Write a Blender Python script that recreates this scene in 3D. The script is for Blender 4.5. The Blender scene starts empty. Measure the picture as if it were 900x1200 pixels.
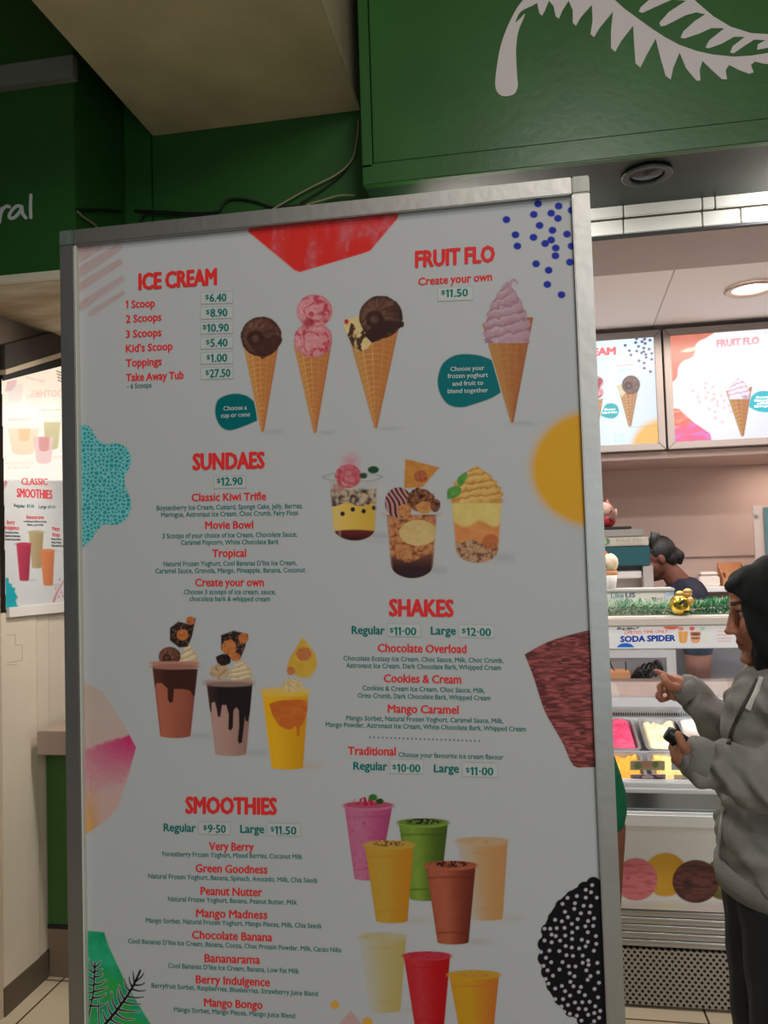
import bpy, bmesh, math, random
import numpy as np
from mathutils import Vector, Matrix
from mathutils.geometry import tessellate_polygon
random.seed(7)
S = bpy.context.scene
COL = S.collection
# ---------------------------------------------------------------- camera
FPX = 920.0
YAW, PIT, ROL = [math.radians(a) for a in (9.58, 2.6, -1.757)]
CAM = np.array([0, 0, 1.65])
def _axes():
    f = np.array([0, math.cos(PIT), math.sin(PIT)]); u = np.array([0, -math.sin(PIT), math.cos(PIT)]); r = np.array([1., 0, 0])
    c, s = math.cos(ROL), math.sin(ROL)
    r, u = c*r + s*u, -s*r + c*u
    R = np.array([[math.cos(YAW), -math.sin(YAW), 0], [math.sin(YAW), math.cos(YAW), 0], [0, 0, 1]])
    return R@r, R@u, R@f
RX, UX, FX = _axes()
cam = bpy.data.cameras.new('camera'); camo = bpy.data.objects.new('camera', cam); COL.objects.link(camo)
cam.sensor_fit = 'VERTICAL'; cam.sensor_height = 36; cam.lens = 36*FPX/1200; cam.clip_start = .02
camo.matrix_world = Matrix(((RX[0], UX[0], -FX[0], CAM[0]), (RX[1], UX[1], -FX[1], CAM[1]), (RX[2], UX[2], -FX[2], CAM[2]), (0, 0, 0, 1)))
S.camera = camo
# ---------------------------------------------------------------- world, lights, exposure
S.view_settings.view_transform = 'Standard'; S.view_settings.look = 'None'
S.view_settings.gamma = 1; S.view_settings.exposure = 0; S.view_settings.use_curve_mapping = False
W = bpy.data.worlds.new('World'); S.world = W; W.use_nodes = True
W.node_tree.nodes['Background'].inputs[0].default_value = (.86, .95, 1, 1)
W.node_tree.nodes['Background'].inputs[1].default_value = .035
def area(name, loc, target, sx, sy, power, col=(1, 1, 1), spread=180):
    l = bpy.data.lights.new(name, 'AREA'); l.shape = 'RECTANGLE'; l.size = sx; l.size_y = sy; l.energy = power; l.color = col
    l.spread = math.radians(spread)
    o = bpy.data.objects.new(name, l); COL.objects.link(o); o.location = loc
    o.rotation_euler = (Vector(target)-Vector(loc)).to_track_quat('-Z', 'Y').to_euler()
    return o
area('walkway_lamp', (.45, -.5, 4.05), (.2, 1.2, 1.5), .35, .9, 26, (1, .97, .93))
area('walkway_light', (1.5, -3.0, 3.9), (-.2, 1.6, 1.2), 1.4, .6, 54, (1, .97, .93))
area('street_light', (.7, -3.2, 1.6), (-.1, 1.5, 1.0), 3.0, 2.1, 36, (.82, .95, 1))
area('fascia_lamp', (1.15, 2.55, 2.785), (1.15, 3.0, 2.1), .5, .12, 19, (1, .98, .97))
area('fascia_lamp', (-.1, 2.58, 2.785), (-.0, 3.0, 2.1), .3, .12, 18, (1, .98, .97))
area('left_fill_light', (-1.1, 2.72, 2.575), (-1.25, 2.72, 0), .3, .25, 25, (1, .94, .86))  # added fill, unseen behind the board, to brighten the left walls and soffit
area('shop_ceiling_light', (1.25, 3.6, 2.66), (1.25, 3.6, 0), 1.3, .5, 27, (1, .86, .78))
area('shop_side_light', (.2, 3.4, 2.66), (.2, 3.6, 0), .5, .4, 10, (.9, .97, 1))
area('bulkhead_lamp', (1.42, 4.45, 2.045), (1.42, 4.5, 0), .12, .12, 2.2, (1, .84, .74))
area('case_light', (.6, 3.07, 1.24), (.6, 3.4, .75), 2.0, .05, 9, (1, .97, .95))
area('side_room_light', (-1.45, 3.5, 2.3), (-1.6, 3.1, .8), .3, .5, 5, (1, .93, .84))
# ---------------------------------------------------------------- pixel rays onto planes of the place
def _ray(px, py):
    px = np.asarray(px, float); py = np.asarray(py, float)
    return FX + RX*((px-450)/FPX)[..., None] + UX*((600-py)/FPX)[..., None]
def aY(px, py, Y):
    d = _ray(px, py); return CAM + d*(Y/d[..., 1:2])
def aX(px, py, X):
    d = _ray(px, py); return CAM + d*(X/d[..., 0:1])
def aZ(px, py, Z):
    d = _ray(px, py); return CAM + d*((Z-1.65)/d[..., 2:3])
# ---------------------------------------------------------------- colour and materials
def lin(c):
    c = np.asarray(c, float)/255
    return np.where(c <= .04045, c/12.92, ((c+.055)/1.055)**2.4)
MATS = {}
def mat(name, rgb, rough=.6, metal=0, noise=0, nscale=8, bump=0, bscale=60, spec=.5, rgb2=None, stretch=(1, 1, 1), emit=0, coat=0):
    if name in MATS: return MATS[name]
    m = bpy.data.materials.new(name); m.use_nodes = True; nt = m.node_tree; b = nt.nodes['Principled BSDF']
    c = (*lin(rgb), 1)
    b.inputs['Base Color'].default_value = c; b.inputs['Roughness'].default_value = rough; b.inputs['Metallic'].default_value = metal
    b.inputs['Specular IOR Level'].default_value = spec; b.inputs['Coat Weight'].default_value = coat
    tc = nt.nodes.new('ShaderNodeTexCoord'); mp = nt.nodes.new('ShaderNodeMapping'); mp.inputs['Scale'].default_value = stretch
    nt.links.new(tc.outputs['Object'], mp.inputs[0])
    if noise or rgb2 is not None:
        n = nt.nodes.new('ShaderNodeTexNoise'); n.inputs['Scale'].default_value = nscale; n.inputs['Detail'].default_value = 6
        nt.links.new(mp.outputs[0], n.inputs['Vector'])
        r = nt.nodes.new('ShaderNodeValToRGB'); nt.links.new(n.outputs['Fac'], r.inputs[0])
        r.color_ramp.elements[0].position = .33; r.color_ramp.elements[1].position = .68
        if rgb2 is None:
            a = tuple(np.clip(np.array(c[:3])*(1-noise), 0, 1)); d = tuple(np.clip(np.array(c[:3])*(1+noise), 0, 1))
        else: a, d = tuple(lin(rgb2)), c[:3]
        r.color_ramp.elements[0].color = (*a, 1); r.color_ramp.elements[1].color = (*d, 1)
        nt.links.new(r.outputs[0], b.inputs['Base Color'])
    if bump:
        n2 = nt.nodes.new('ShaderNodeTexNoise'); n2.inputs['Scale'].default_value = bscale; n2.inputs['Detail'].default_value = 4
        nt.links.new(mp.outputs[0], n2.inputs['Vector'])
        bp = nt.nodes.new('ShaderNodeBump'); bp.inputs['Strength'].default_value = bump; bp.inputs['Distance'].default_value = .01
        nt.links.new(n2.outputs['Fac'], bp.inputs['Height']); nt.links.new(bp.outputs[0], b.inputs['Normal'])
    if emit:
        b.inputs['Emission Color'].default_value = c; b.inputs['Emission Strength'].default_value = emit
    MATS[name] = m; return m
def attrmat(name, rough=.4, emit=0, spec=.4, bump=0, bscale=80):
    if name in MATS: return MATS[name]
    m = bpy.data.materials.new(name); m.use_nodes = True; nt = m.node_tree; b = nt.nodes['Principled BSDF']
    a = nt.nodes.new('ShaderNodeVertexColor'); a.layer_name = 'Col'
    b.inputs['Roughness'].default_value = rough; b.inputs['Specular IOR Level'].default_value = spec
    if emit:
        b.inputs['Base Color'].default_value = (.02, .02, .02, 1)
        nt.links.new(a.outputs[0], b.inputs['Emission Color']); b.inputs['Emission Strength'].default_value = emit
    else: nt.links.new(a.outputs[0], b.inputs['Base Color'])
    if bump:
        n2 = nt.nodes.new('ShaderNodeTexNoise'); n2.inputs['Scale'].default_value = bscale
        bp = nt.nodes.new('ShaderNodeBump'); bp.inputs['Strength'].default_value = bump; bp.inputs['Distance'].default_value = .01
        nt.links.new(n2.outputs['Fac'], bp.inputs['Height']); nt.links.new(bp.outputs[0], b.inputs['Normal'])
    MATS[name] = m; return m
def glassmat(name='clear_glass', tint=(1, 1, 1), fac=1.45, rough=.0):
    if name in MATS: return MATS[name]
    m = bpy.data.materials.new(name); m.use_nodes = True; nt = m.node_tree; nt.nodes.clear()
    o = nt.nodes.new('ShaderNodeOutputMaterial'); mx = nt.nodes.new('ShaderNodeMixShader'); fr = nt.nodes.new('ShaderNodeFresnel')
    t = nt.nodes.new('ShaderNodeBsdfTransparent'); g = nt.nodes.new('ShaderNodeBsdfGlossy')
    t.inputs[0].default_value = (*tint, 1); g.inputs['Roughness'].default_value = rough; fr.inputs[0].default_value = fac
    nt.links.new(fr.outputs[0], mx.inputs[0]); nt.links.new(t.outputs[0], mx.inputs[1]); nt.links.new(g.outputs[0], mx.inputs[2]); nt.links.new(mx.outputs[0], o.inputs[0])
    MATS[name] = m; return m
# ---------------------------------------------------------------- objects
WL = {}
def props(o, label=None, cat=None, group=None, kind=None):
    if label: o['label'] = label
    if cat: o['category'] = cat
    if group: o['group'] = group
    if kind: o['kind'] = kind
    return o
def thing(name, loc, label, cat, group=None):
    o = bpy.data.objects.new(name, None); COL.objects.link(o); o.empty_display_size = .05
    o.location = tuple(loc); WL[o] = np.array(loc, float)
    return props(o, label, cat, group)
def place(o, verts, parent):
    v = np.asarray(verts, float); lo, hi = v.min(0), v.max(0)
    org = np.array([(lo[0]+hi[0])/2, (lo[1]+hi[1])/2, lo[2]])
    WL[o] = org
    if parent is not None:
        o.parent = parent; o.location = tuple(org-WL[parent])
    else: o.location = tuple(org)
    return v-org
class MB:
    def __init__(s): s.v = []; s.f = []; s.mi = []; s.sm = []; s.k = 0
    def add(s, v, f, mi=0, sm=False):
        n = len(s.v); s.v += [tuple(p) for p in v]
        for q in f: s.f.append([i+n for i in q]); s.mi.append(mi); s.sm.append(sm)
        return s
    def box(s, x0, x1, y0, y1, z0, z1, mi=0):
        v = [(x, y, z) for z in (z0, z1) for y in (y0, y1) for x in (x0, x1)]
        return s.add(v, [(0, 2, 3, 1), (4, 5, 7, 6), (0, 1, 5, 4), (2, 6, 7, 3), (0, 4, 6, 2), (1, 3, 7, 5)], mi)
    def hexa(s, a, b, mi=0):   # two quads
        v = list(a)+list(b)
        return s.add(v, [(3, 2, 1, 0), (4, 5, 6, 7), (0, 1, 5, 4), (1, 2, 6, 5), (2, 3, 7, 6), (3, 0, 4, 7)], mi)
    def prism(s, pts, off, mi=0):   # concave polygon in space extruded by off
        pts = [np.asarray(p, float) for p in pts]; n = len(pts); off = np.asarray(off, float)
        tri = tessellate_polygon([[Vector(p) for p in pts]])
        f = [tuple(t) for t in tri]+[tuple(i+n for i in t[::-1]) for t in tri]+[(i, (i+1) % n, (i+1) % n+n, i+n) for i in range(n)]
        return s.add(list(pts)+[p+off for p in pts], f, mi)
    def tube(s, path, r, seg=10, mi=0, cap=True, sm=True):
        P = [np.asarray(p, float) for p in path]; n = len(P)
        rr = r if hasattr(r, '__len__') else [r]*n
        v = []; up = None
        for i, p in enumerate(P):
            t = P[min(i+1, n-1)]-P[max(i-1, 0)]; t /= max(np.linalg.norm(t), 1e-9)
            if up is None: up = np.array([0, 0, 1.]) if abs(t[2]) < .9 else np.array([1., 0, 0])
            a = np.cross(t, up); a /= max(np.linalg.norm(a), 1e-9); b = np.cross(a, t); up = b
            for k in range(seg):
                an = 2*math.pi*k/seg; v.append(p+rr[i]*(math.cos(an)*a+math.sin(an)*b))
        f = [(i*seg+k, i*seg+(k+1) % seg, (i+1)*seg+(k+1) % seg, (i+1)*seg+k) for i in range(n-1) for k in range(seg)]
        s.add(v, f, mi, sm)
        if cap: s.add([], [], mi); n0 = len(s.v)-n*seg; s.f += [[n0+k for k in range(seg)][::-1], [n0+(n-1)*seg+k for k in range(seg)]]; s.mi += [mi, mi]; s.sm += [False, False]
        return s
    def lathe(s, c, prof, seg=24, mi=0, ax=(0, 0, 1), sm=True):
        ax = np.asarray(ax, float); ax /= np.linalg.norm(ax); t = np.array([1., 0, 0]) if abs(ax[0]) < .9 else np.array([0, 1., 0])
        a = np.cross(ax, t); a /= np.linalg.norm(a); b = np.cross(ax, a); c = np.asarray(c, float)
        v = [c+ax*h+max(r, 1e-5)*(math.cos(2*math.pi*k/seg)*a+math.sin(2*math.pi*k/seg)*b) for r, h in prof for k in range(seg)]
        n = len(prof)
        f = [(i*seg+k, i*seg+(k+1) % seg, (i+1)*seg+(k+1) % seg, (i+1)*seg+k) for i in range(n-1) for k in range(seg)]
        s.add(v, f, mi, sm)
        return s
    def ell(s, c, r, seg=20, rings=12, mi=0, R=None):
        c = np.asarray(c, float); v = []
        for i in range(rings+1):
            ph = math.pi*i/rings
            for k in range(seg):
                th = 2*math.pi*k/seg
                p = np.array([r[0]*math.sin(ph)*math.cos(th), r[1]*math.sin(ph)*math.sin(th), r[2]*math.cos(ph)])
                v.append(c+(R@p if R is not None else p))
        f = [(i*seg+k, (i+1)*seg+k, (i+1)*seg+(k+1) % seg, i*seg+(k+1) % seg) for i in range(rings) for k in range(seg)]
        return s.add(v, f, mi, True)
    def cap(s, a, b, ra, rb, seg=14):   # tapered capsule
        a = np.asarray(a, float); b = np.asarray(b, float); d = b-a; L = np.linalg.norm(d); d = d/max(L, 1e-9)
        P = []; r = []
        for q in (-.98, -.8, -.5, 0): P.append(a+d*ra*q); r.append(ra*math.sqrt(max(1-q*q, .02)))
        for q in (0, .5, .8, .98): P.append(b+d*rb*q); r.append(rb*math.sqrt(max(1-q*q, .02)))
        return s.tube(P, r, seg)
    def build(s, name, mats, parent=None, bevel=0, fix=True, seg=2):
        me = bpy.data.meshes.new(name); o = bpy.data.objects.new(name, me); COL.objects.link(o)
        v = place(o, s.v, parent); me.from_pydata(v.tolist(), [], s.f)
        for m in (mats if isinstance(mats, (list, tuple)) else [mats]): me.materials.append(m)
        me.polygons.foreach_set('material_index', s.mi); me.polygons.foreach_set('use_smooth', s.sm)
        if fix or bevel:
            bm = bmesh.new(); bm.from_mesh(me); bmesh.ops.remove_doubles(bm, verts=bm.verts, dist=1e-6)
            if fix: bmesh.ops.recalc_face_normals(bm, faces=bm.faces)
            if bevel: bmesh.ops.bevel(bm, geom=[e for e in bm.edges if len(e.link_faces) == 2 and e.calc_face_angle(0) > .6], offset=bevel, segments=seg, affect='EDGES', clamp_overlap=True)
            bm.to_mesh(me); bm.free()
        me.update(); return o
def bx(name, m, x0, x1, y0, y1, z0, z1, parent=None, bevel=0):
    return MB().box(x0, x1, y0, y1, z0, z1).build(name, m, parent, bevel)
def struct(o): o['kind'] = 'structure'; return o
# ---------------------------------------------------------------- lettering
_tc = {}
def _raw(txt):
    cu = bpy.data.curves.new('t', 'FONT'); cu.body = txt; cu.size = 1; cu.resolution_u = 2
    o = bpy.data.objects.new('t', cu); COL.objects.link(o)
    dg = bpy.context.evaluated_depsgraph_get(); me = bpy.data.meshes.new_from_object(o.evaluated_get(dg))
    v = np.empty(len(me.vertices)*3); me.vertices.foreach_get('co', v); v = v.reshape(-1, 3)[:, :2]
    f = [tuple(p.vertices) for p in me.polygons]
    bpy.data.objects.remove(o); bpy.data.curves.remove(cu); bpy.data.meshes.remove(me)
    return v, f
CAPH = _raw('H')[0][:, 1].max(); XH = _raw('x')[0][:, 1].max(); BAR = _raw('|')[0][:, 0].min()
def glyph(ch):
    """outline of one character (tall lower case, flagged 1) and its advance"""
    if ch in _tc: return _tc[ch]
    if ch == '1':
        v = np.array([(.13, 0), (.225, 0), (.225, CAPH), (.13, CAPH), (.13, CAPH-.001), (.02, CAPH-.10), (.02, CAPH-.2), (.13, CAPH-.11)]); r = (v, [(0, 1, 2, 3), (5, 6, 7, 4)], .33)
    elif ch == ' ': r = (np.zeros((0, 2)), [], .24)
    else:
        v, f = _raw(ch); w = _raw(ch+'|')[0][:, 0].max()-_raw('|')[0][:, 0].max()
        if ch.islower():
            t = .75*CAPH; y = v[:, 1]
            v = v.copy(); v[:, 1] = np.where(y < 0, y, np.where(y <= XH, y*t/XH, t+(y-XH)*(1.04*CAPH-t)/max(CAPH-XH, .01)))
        r = (v, f, w)
    _tc[ch] = r; return r
def glyphs(txt):
    V = []; F = []; x = 0
    for ch in txt:
        v, f, w = glyph(ch)
        if len(v): n = sum(len(a) for a in V); V.append(v+np.array([x, 0])); F += [tuple(i+n for i in q) for q in f]
        x += w
    return np.concatenate(V), F
def lettering(mb, txt, x0, y0, x1, y1, cap, fn, mi=0, bold=.0, nrm=(0, -1, 0)):
    """text whose baseline runs (x0,y0)-(x1,y1), cap height `cap` (photo pixels), laid on the surface fn(px,py)"""
    v, f = glyphs(txt); lo, hi = v[:, 0].min(), v[:, 0].max(); sc = abs(x1-x0)/(hi-lo)
    b = bold*cap; bx_ = b if x1 > x0 else b
    sh = [(0, 0)] if bold <= 0 else ([(-b, 0), (b, 0)] if bold < .02 else ([(-b, 0), (0, 0), (b, 0), (0, -b*.5), (0, b*.5)] if bold < .05 else [(b*math.cos(a), .75*b*math.sin(a)) for a in np.arange(8)*math.pi/4]+[(0, 0)]))
    s_ = 1 if x1 > x0 else -1
    for k, (dx, dy) in enumerate(sh):
        t = (v[:, 0]-lo)/(hi-lo); px = x0+s_*b+(x1-x0-2*s_*b)*t+dx; py = y0+(y1-y0)*t
        h = v[:, 1]/CAPH*(cap-1.0*b)+dy+b*.5
        B = fn(px, py-h)+np.array(nrm)*k*.00004
        mb.add(B.tolist(), f, mi)
    return mb
# ---------------------------------------------------------------- print artwork
def vnoise(X, Y, sc, seed=0):
    x = X/sc+seed*17.3; y = Y/sc+seed*9.1; xi = np.floor(x).astype(int); yi = np.floor(y).astype(int); fx = x-xi; fy = y-yi
    h = lambda a, b: np.modf(np.abs(np.sin(a*127.1+b*311.7+seed*74.7)*43758.5453))[0]
    fx = fx*fx*(3-2*fx); fy = fy*fy*(3-2*fy)
    return (h(xi, yi)*(1-fx)+h(xi+1, yi)*fx)*(1-fy)+(h(xi, yi+1)*(1-fx)+h(xi+1, yi+1)*fx)*fy
def fbm(X, Y, sc, seed=0): return (vnoise(X, Y, sc, seed)+.5*vnoise(X, Y, sc/2, seed+1)+.25*vnoise(X, Y, sc/4, seed+2))/1.75
def cells(X, Y, sc, seed=0, jit=.8, wp=.9):
    x = X/sc+wp*(vnoise(X, Y, sc*.9, seed+31)-.5); y = Y/sc+wp*(vnoise(X, Y, sc*.9, seed+47)-.5); xi = np.floor(x); yi = np.floor(y); d1 = np.full(X.shape, 9.); d2 = d1.copy(); idn = d1*0
    h = lambda a, b, k: np.modf(np.abs(np.sin(a*127.1+b*311.7+k*74.7+seed)*43758.5453))[0]
    for i in (-1, 0, 1):
        for j in (-1, 0, 1):
            cx = xi+i+.5+jit*(h(xi+i, yi+j, 1)-.5); cy = yi+j+.5+jit*(h(xi+i, yi+j, 2)-.5)
            d = np.hypot(cx-x, cy-y); n = d < d1
            d2 = np.where(n, d1, np.minimum(d2, d)); idn = np.where(n, h(xi+i, yi+j, 3), idn); d1 = np.where(n, d, d1)
    return d1, d2, idn
class Cv:
    """a printed picture: colours per fine grid point, laid on a real surface"""
    def __init__(s, x0, y0, x1, y1, st=.8, w=(140, 143, 141), alb=.51, raw=False):
        nx = int((x1-x0)/st)+1; ny = int((y1-y0)/st)+1; s.st = st
        s.X, s.Y = np.meshgrid(x0+np.arange(nx)*st, y0+np.arange(ny)*st)
        s.raw = raw; s.k = 1.0 if raw else alb/lin(w); s.w = w; s.own = None; s.cur = 0
        s.C = np.ones(s.X.shape+(3,))*lin(w)*s.k; s.A = np.zeros(s.X.shape)
    def begin(s, i):
        if s.own is None: s.own = np.zeros(s.X.shape, int)
        s.cur = i
    def put(s, m, c):
        c = np.asarray(c, float)
        if not s.raw and s.w[0] < 160:   # printed inks never outshine their paper
            c = c*(1-.22*np.clip((c.max(-1, keepdims=True)-130)/60, 0, 1))
        c = lin(c)*s.k
        if not s.raw: c = c*np.minimum(1, .86/np.maximum(c.max(-1, keepdims=True), 1e-6))
        s.C = s.C*(1-m[..., None])+c*m[..., None]; s.A = np.maximum(s.A, m)
        if s.own is not None: s.own[(m > .5) | ((m > .02) & (s.own == 0))] = s.cur
    def aa(s, d): return np.clip(.5-d/s.st*.7, 0, 1)
    def poly(s, P, soft=1):
        P = np.array(P, float); X, Y = s.X, s.Y; ins = np.zeros(X.shape, bool); D = np.full(X.shape, 1e9)
        for (ax, ay), (bx_, by) in zip(P, np.roll(P, -1, 0)):
            c = ((ay > Y) != (by > Y)) & (X < (bx_-ax)*(Y-ay)/((by-ay) or 1e-9)+ax); ins ^= c
            t = np.clip(((X-ax)*(bx_-ax)+(Y-ay)*(by-ay))/max((bx_-ax)**2+(by-ay)**2, 1e-9), 0, 1)
            D = np.minimum(D, np.hypot(X-ax-t*(bx_-ax), Y-ay-t*(by-ay)))
        return np.clip(.5-np.where(ins, -D, D)/s.st*.7/soft, 0, 1)
    def line(s, P, w0, w1=None):
        w1 = w0 if w1 is None else w1; m = np.zeros(s.X.shape); n = len(P)-1
        for i in range(n):
            (ax, ay), (bx_, by) = P[i], P[i+1]
            t = np.clip(((s.X-ax)*(bx_-ax)+(s.Y-ay)*(by-ay))/max((bx_-ax)**2+(by-ay)**2, 1e-9), 0, 1)
            w = w0+(w1-w0)*(i+t)/n
            m = np.maximum(m, s.aa(np.hypot(s.X-ax-t*(bx_-ax), s.Y-ay-t*(by-ay))-w))
        return m
    def ell(s, cx, cy, rx, ry, soft=1):
        return np.clip(.5-(np.hypot((s.X-cx)/rx, (s.Y-cy)/ry)-1)*min(rx, ry)/s.st*.7/soft, 0, 1)
    def build(s, name, m, parent, fn, full=False, only=None):
        X, Y = s.X, s.Y; keep = (s.A > .02) | full
        q = keep[:-1, :-1] | keep[1:, :-1] | keep[:-1, 1:] | keep[1:, 1:]
        if only is not None: q = q & (s.own[:-1, :-1] == only)
        ny, nx = X.shape; idx = np.arange(ny*nx).reshape(ny, nx)
        F = np.stack([idx[1:, :-1][q], idx[1:, 1:][q], idx[:-1, 1:][q], idx[:-1, :-1][q]], 1)
        used, inv = np.unique(F, return_inverse=True); F = inv.reshape(F.shape)
        V = fn(X.ravel()[used], Y.ravel()[used]); C = s.C.reshape(-1, 3)[used]
        me = bpy.data.meshes.new(name); o = bpy.data.objects.new(name, me); COL.objects.link(o)
        V = place(o, V, parent)
        me.vertices.add(len(V)); me.vertices.foreach_set('co', V.ravel())
        me.loops.add(F.size); me.loops.foreach_set('vertex_index', F.ravel())
        me.polygons.add(len(F)); me.polygons.foreach_set('loop_start', np.arange(len(F))*4)
        me.update(calc_edges=True); me.validate()
        a = me.color_attributes.new('Col', 'FLOAT_COLOR', 'POINT'); a.data.foreach_set('color', np.c_[C, np.ones(len(C))].ravel())
        me.materials.append(m); return o
def mixc(a, b, t): return np.asarray(a, float)*(1-t[..., None])+np.asarray(b, float)*t[..., None]
# ================================================================ the setting
M_green = mat('green_paint', (42, 96, 40), .32, noise=.12, nscale=3, bump=.05, bscale=40)
M_greend = mat('green_wall_paint', (34, 88, 30), .45, noise=.15, nscale=2)
M_tile = mat('cream_glazed_tile', (200, 197, 186), .3, noise=.06, nscale=6)
M_plaster = mat('pinkish_plaster', (192, 166, 154), .7, noise=.05, nscale=3)
M_white = mat('white_ceiling_paint', (235, 230, 228), .8)
M_conc = mat('painted_concrete', (190, 178, 142), .85, noise=.1, nscale=5, bump=.25, bscale=30)
M_grout = mat('dark_grout', (70, 62, 52), .9)
M_cream = mat('cream_panel', (214, 200, 180), .5, noise=.05, nscale=3)
M_stain = mat('stained_soffit', (216, 204, 180), .7, rgb2=(172, 148, 112), nscale=2.6, stretch=(1, 3, 1))
M_black = mat('black', (14, 14, 15), .5)
M_brown = mat('brown_metal', (44, 37, 30), .5)
M_steel = mat('steel', (190, 190, 188), .35, 1, noise=.08, nscale=5, stretch=(1, 1, 12))
M_alu = mat('aluminium', (168, 165, 160), .44, 1, noise=.05, nscale=6, bump=.05, bscale=60)
# floor tiles
def floor_mat():
    m = bpy.data.materials.new('floor_tiles'); m.use_nodes = True; nt = m.node_tree; b = nt.nodes['Principled BSDF']
    tc = nt.nodes.new('ShaderNodeTexCoord'); br = nt.nodes.new('ShaderNodeTexBrick'); br.offset = 0
    mp = nt.nodes.new('ShaderNodeMapping'); mp.inputs['Location'].default_value = (.02, .12, 0)
    br.inputs['Scale'].default_value = 1; br.inputs['Brick Width'].default_value = .3; br.inputs['Row Height'].default_value = .3
    br.inputs['Mortar Size'].default_value = .004; br.inputs['Color1'].default_value = (*lin((208, 190, 160)), 1); br.inputs['Color2'].default_value = (*lin((200, 182, 152)), 1)
    br.inputs['Mortar'].default_value = (*lin((70, 50, 36)), 1)
    nt.links.new(tc.outputs['Object'], mp.inputs[0]); nt.links.new(mp.outputs[0], br.inputs['Vector']); nt.links.new(br.outputs[0], b.inputs['Base Color'])
    b.inputs['Roughness'].default_value = .35
    return m
struct(bx('floor', floor_mat(), -3, 3, -2.5, 4.9, -.06, 0))
# upper green wall between the two fascias, with a panel seam
w = MB().box(-1.64, -1.324, 2.75, 2.82, 2.5, 4.1).box(-1.319, .7, 2.75, 2.82, 2.8, 4.1).box(-1.319, -.3, 2.75, 2.82, 2.35, 2.8)
struct(w.build('wall_centre', M_greend, bevel=.002))
struct(bx('wall_panel_backing', M_black, -1.64, .7, 2.822, 2.86, 2.8, 4.1))
# left fascia with its lettering
lf = thing('left_fascia', (-2.1, 2.4, 2.61), 'dark green sign board at upper left with white handwritten letters', 'sign')
bx('panel', M_greend, -2.75, -1.431, 2.4, 2.44, 2.612, 4.1, lf, .003)
bx('side_panel', M_greend, -1.471, -1.431, 2.44, 2.75, 2.612, 4.1, lf)
F24 = lambda px, py: aY(px, py, 2.3985)
def stroke(px, w, fn, mb, dep=.004):
    P = [fn(np.array([a]), np.array([b]))[0] for a, b in px]
    P = [np.array(p) for p in P]
    n = len(P); L = []; Rr = []
    for i in range(n):
        t = P[min(i+1, n-1)]-P[max(i-1, 0)]; t = t/np.linalg.norm(t); nn = np.array([-t[2], 0, t[0]])
        ww = w if not hasattr(w, '__len__') else w[i]
        L.append(P[i]+nn*ww); Rr.append(P[i]-nn*ww)
    for i in range(n-1):
        j_ = np.array([0, .00025*(i % 2), 0]); mb.hexa([q+j_ for q in (L[i], L[i+1], Rr[i+1], Rr[i])], [q+np.array([0, dep, 0]) for q in (L[i], L[i+1], Rr[i+1], Rr[i])])
    for i in range(n):
        ww = w if not hasattr(w, '__len__') else w[i]
        mb.lathe(P[i]-np.array([0, .0003+.00004*i, 0]), [(0, 0), (ww, 0), (ww, dep), (0, dep)], 14, ax=(0, 1, 0), sm=False)
def sp(P, n=6):   # smooth a pixel polyline (Catmull-Rom)
    P = [np.array(p, float) for p in P]; Q = []
    for i in range(len(P)-1):
        a, b, c, d = P[max(i-1, 0)], P[i], P[i+1], P[min(i+2, len(P)-1)]
        for k in range(n):
            t = k/n; Q.append(.5*((2*b)+(c-a)*t+(2*a-5*b+4*c-d)*t*t+(3*b-a-3*c+d)*t**3))
    Q.append(P[-1]); return Q
z5 = lambda P: [(x/6.43, 200+y/6.43) for x, y in P]
for letters in ([[(-3, 385), (4, 330), (14, 285)], [(8, 318), (25, 285), (50, 268), (70, 272)]],
                [[(165, 272), (130, 266), (95, 292), (70, 335), (78, 358), (110, 352), (150, 310), (166, 274)], [(164, 275), (172, 325), (195, 355)]],
                [[(232, 184), (229, 270), (232, 352)]]):
    lb = MB()
    for P in letters: stroke(sp(z5(P)), .0058, F24, lb)
    lb.build('letter', mat('sign_white', (205, 210, 205), .5), lf)
xg = aY(np.array([85., 85]), np.array([64., 90]), 2.37)
bx('grey_conduit_box', mat('grey_metal', (120, 120, 112), .6), -2.75, xg[0, 0], 2.37, 2.399, xg[1, 2], xg[0, 2])
o = bpy.data.objects['grey_conduit_box']; o.name = 'trim_1'; struct(o)
# soffit under left fascia, its edge strip
s = MB().hexa([(-2.75, 2.4, 2.585), (-1.0, 2.4, 2.585), (-1.0, 3.0, 2.585), (-2.75, 3.5, 2.585)], [(-2.75, 2.4, 2.611), (-1.0, 2.4, 2.611), (-1.0, 3.0, 2.611), (-2.75, 3.5, 2.611)])
struct(s.build('ceiling_left_soffit', M_stain))
struct(bx('trim_2', mat('pale_trim', (222, 212, 190), .5), -2.75, -1.0, 2.375, 2.4, 2.588, 2.612))
# beam over the walkway and its ceiling
b = MB(); b.box(-1.315, -.505, -1.0, 2.75, 3.245, 4.1); struct(b.build('ceiling_beam', M_conc, bevel=.004))
struct(bx('ceiling', mat('pinkish_ceiling', (190, 165, 145), .8, noise=.05), -3, 3, -2.2, 2.9, 4.1, 4.18))
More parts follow.
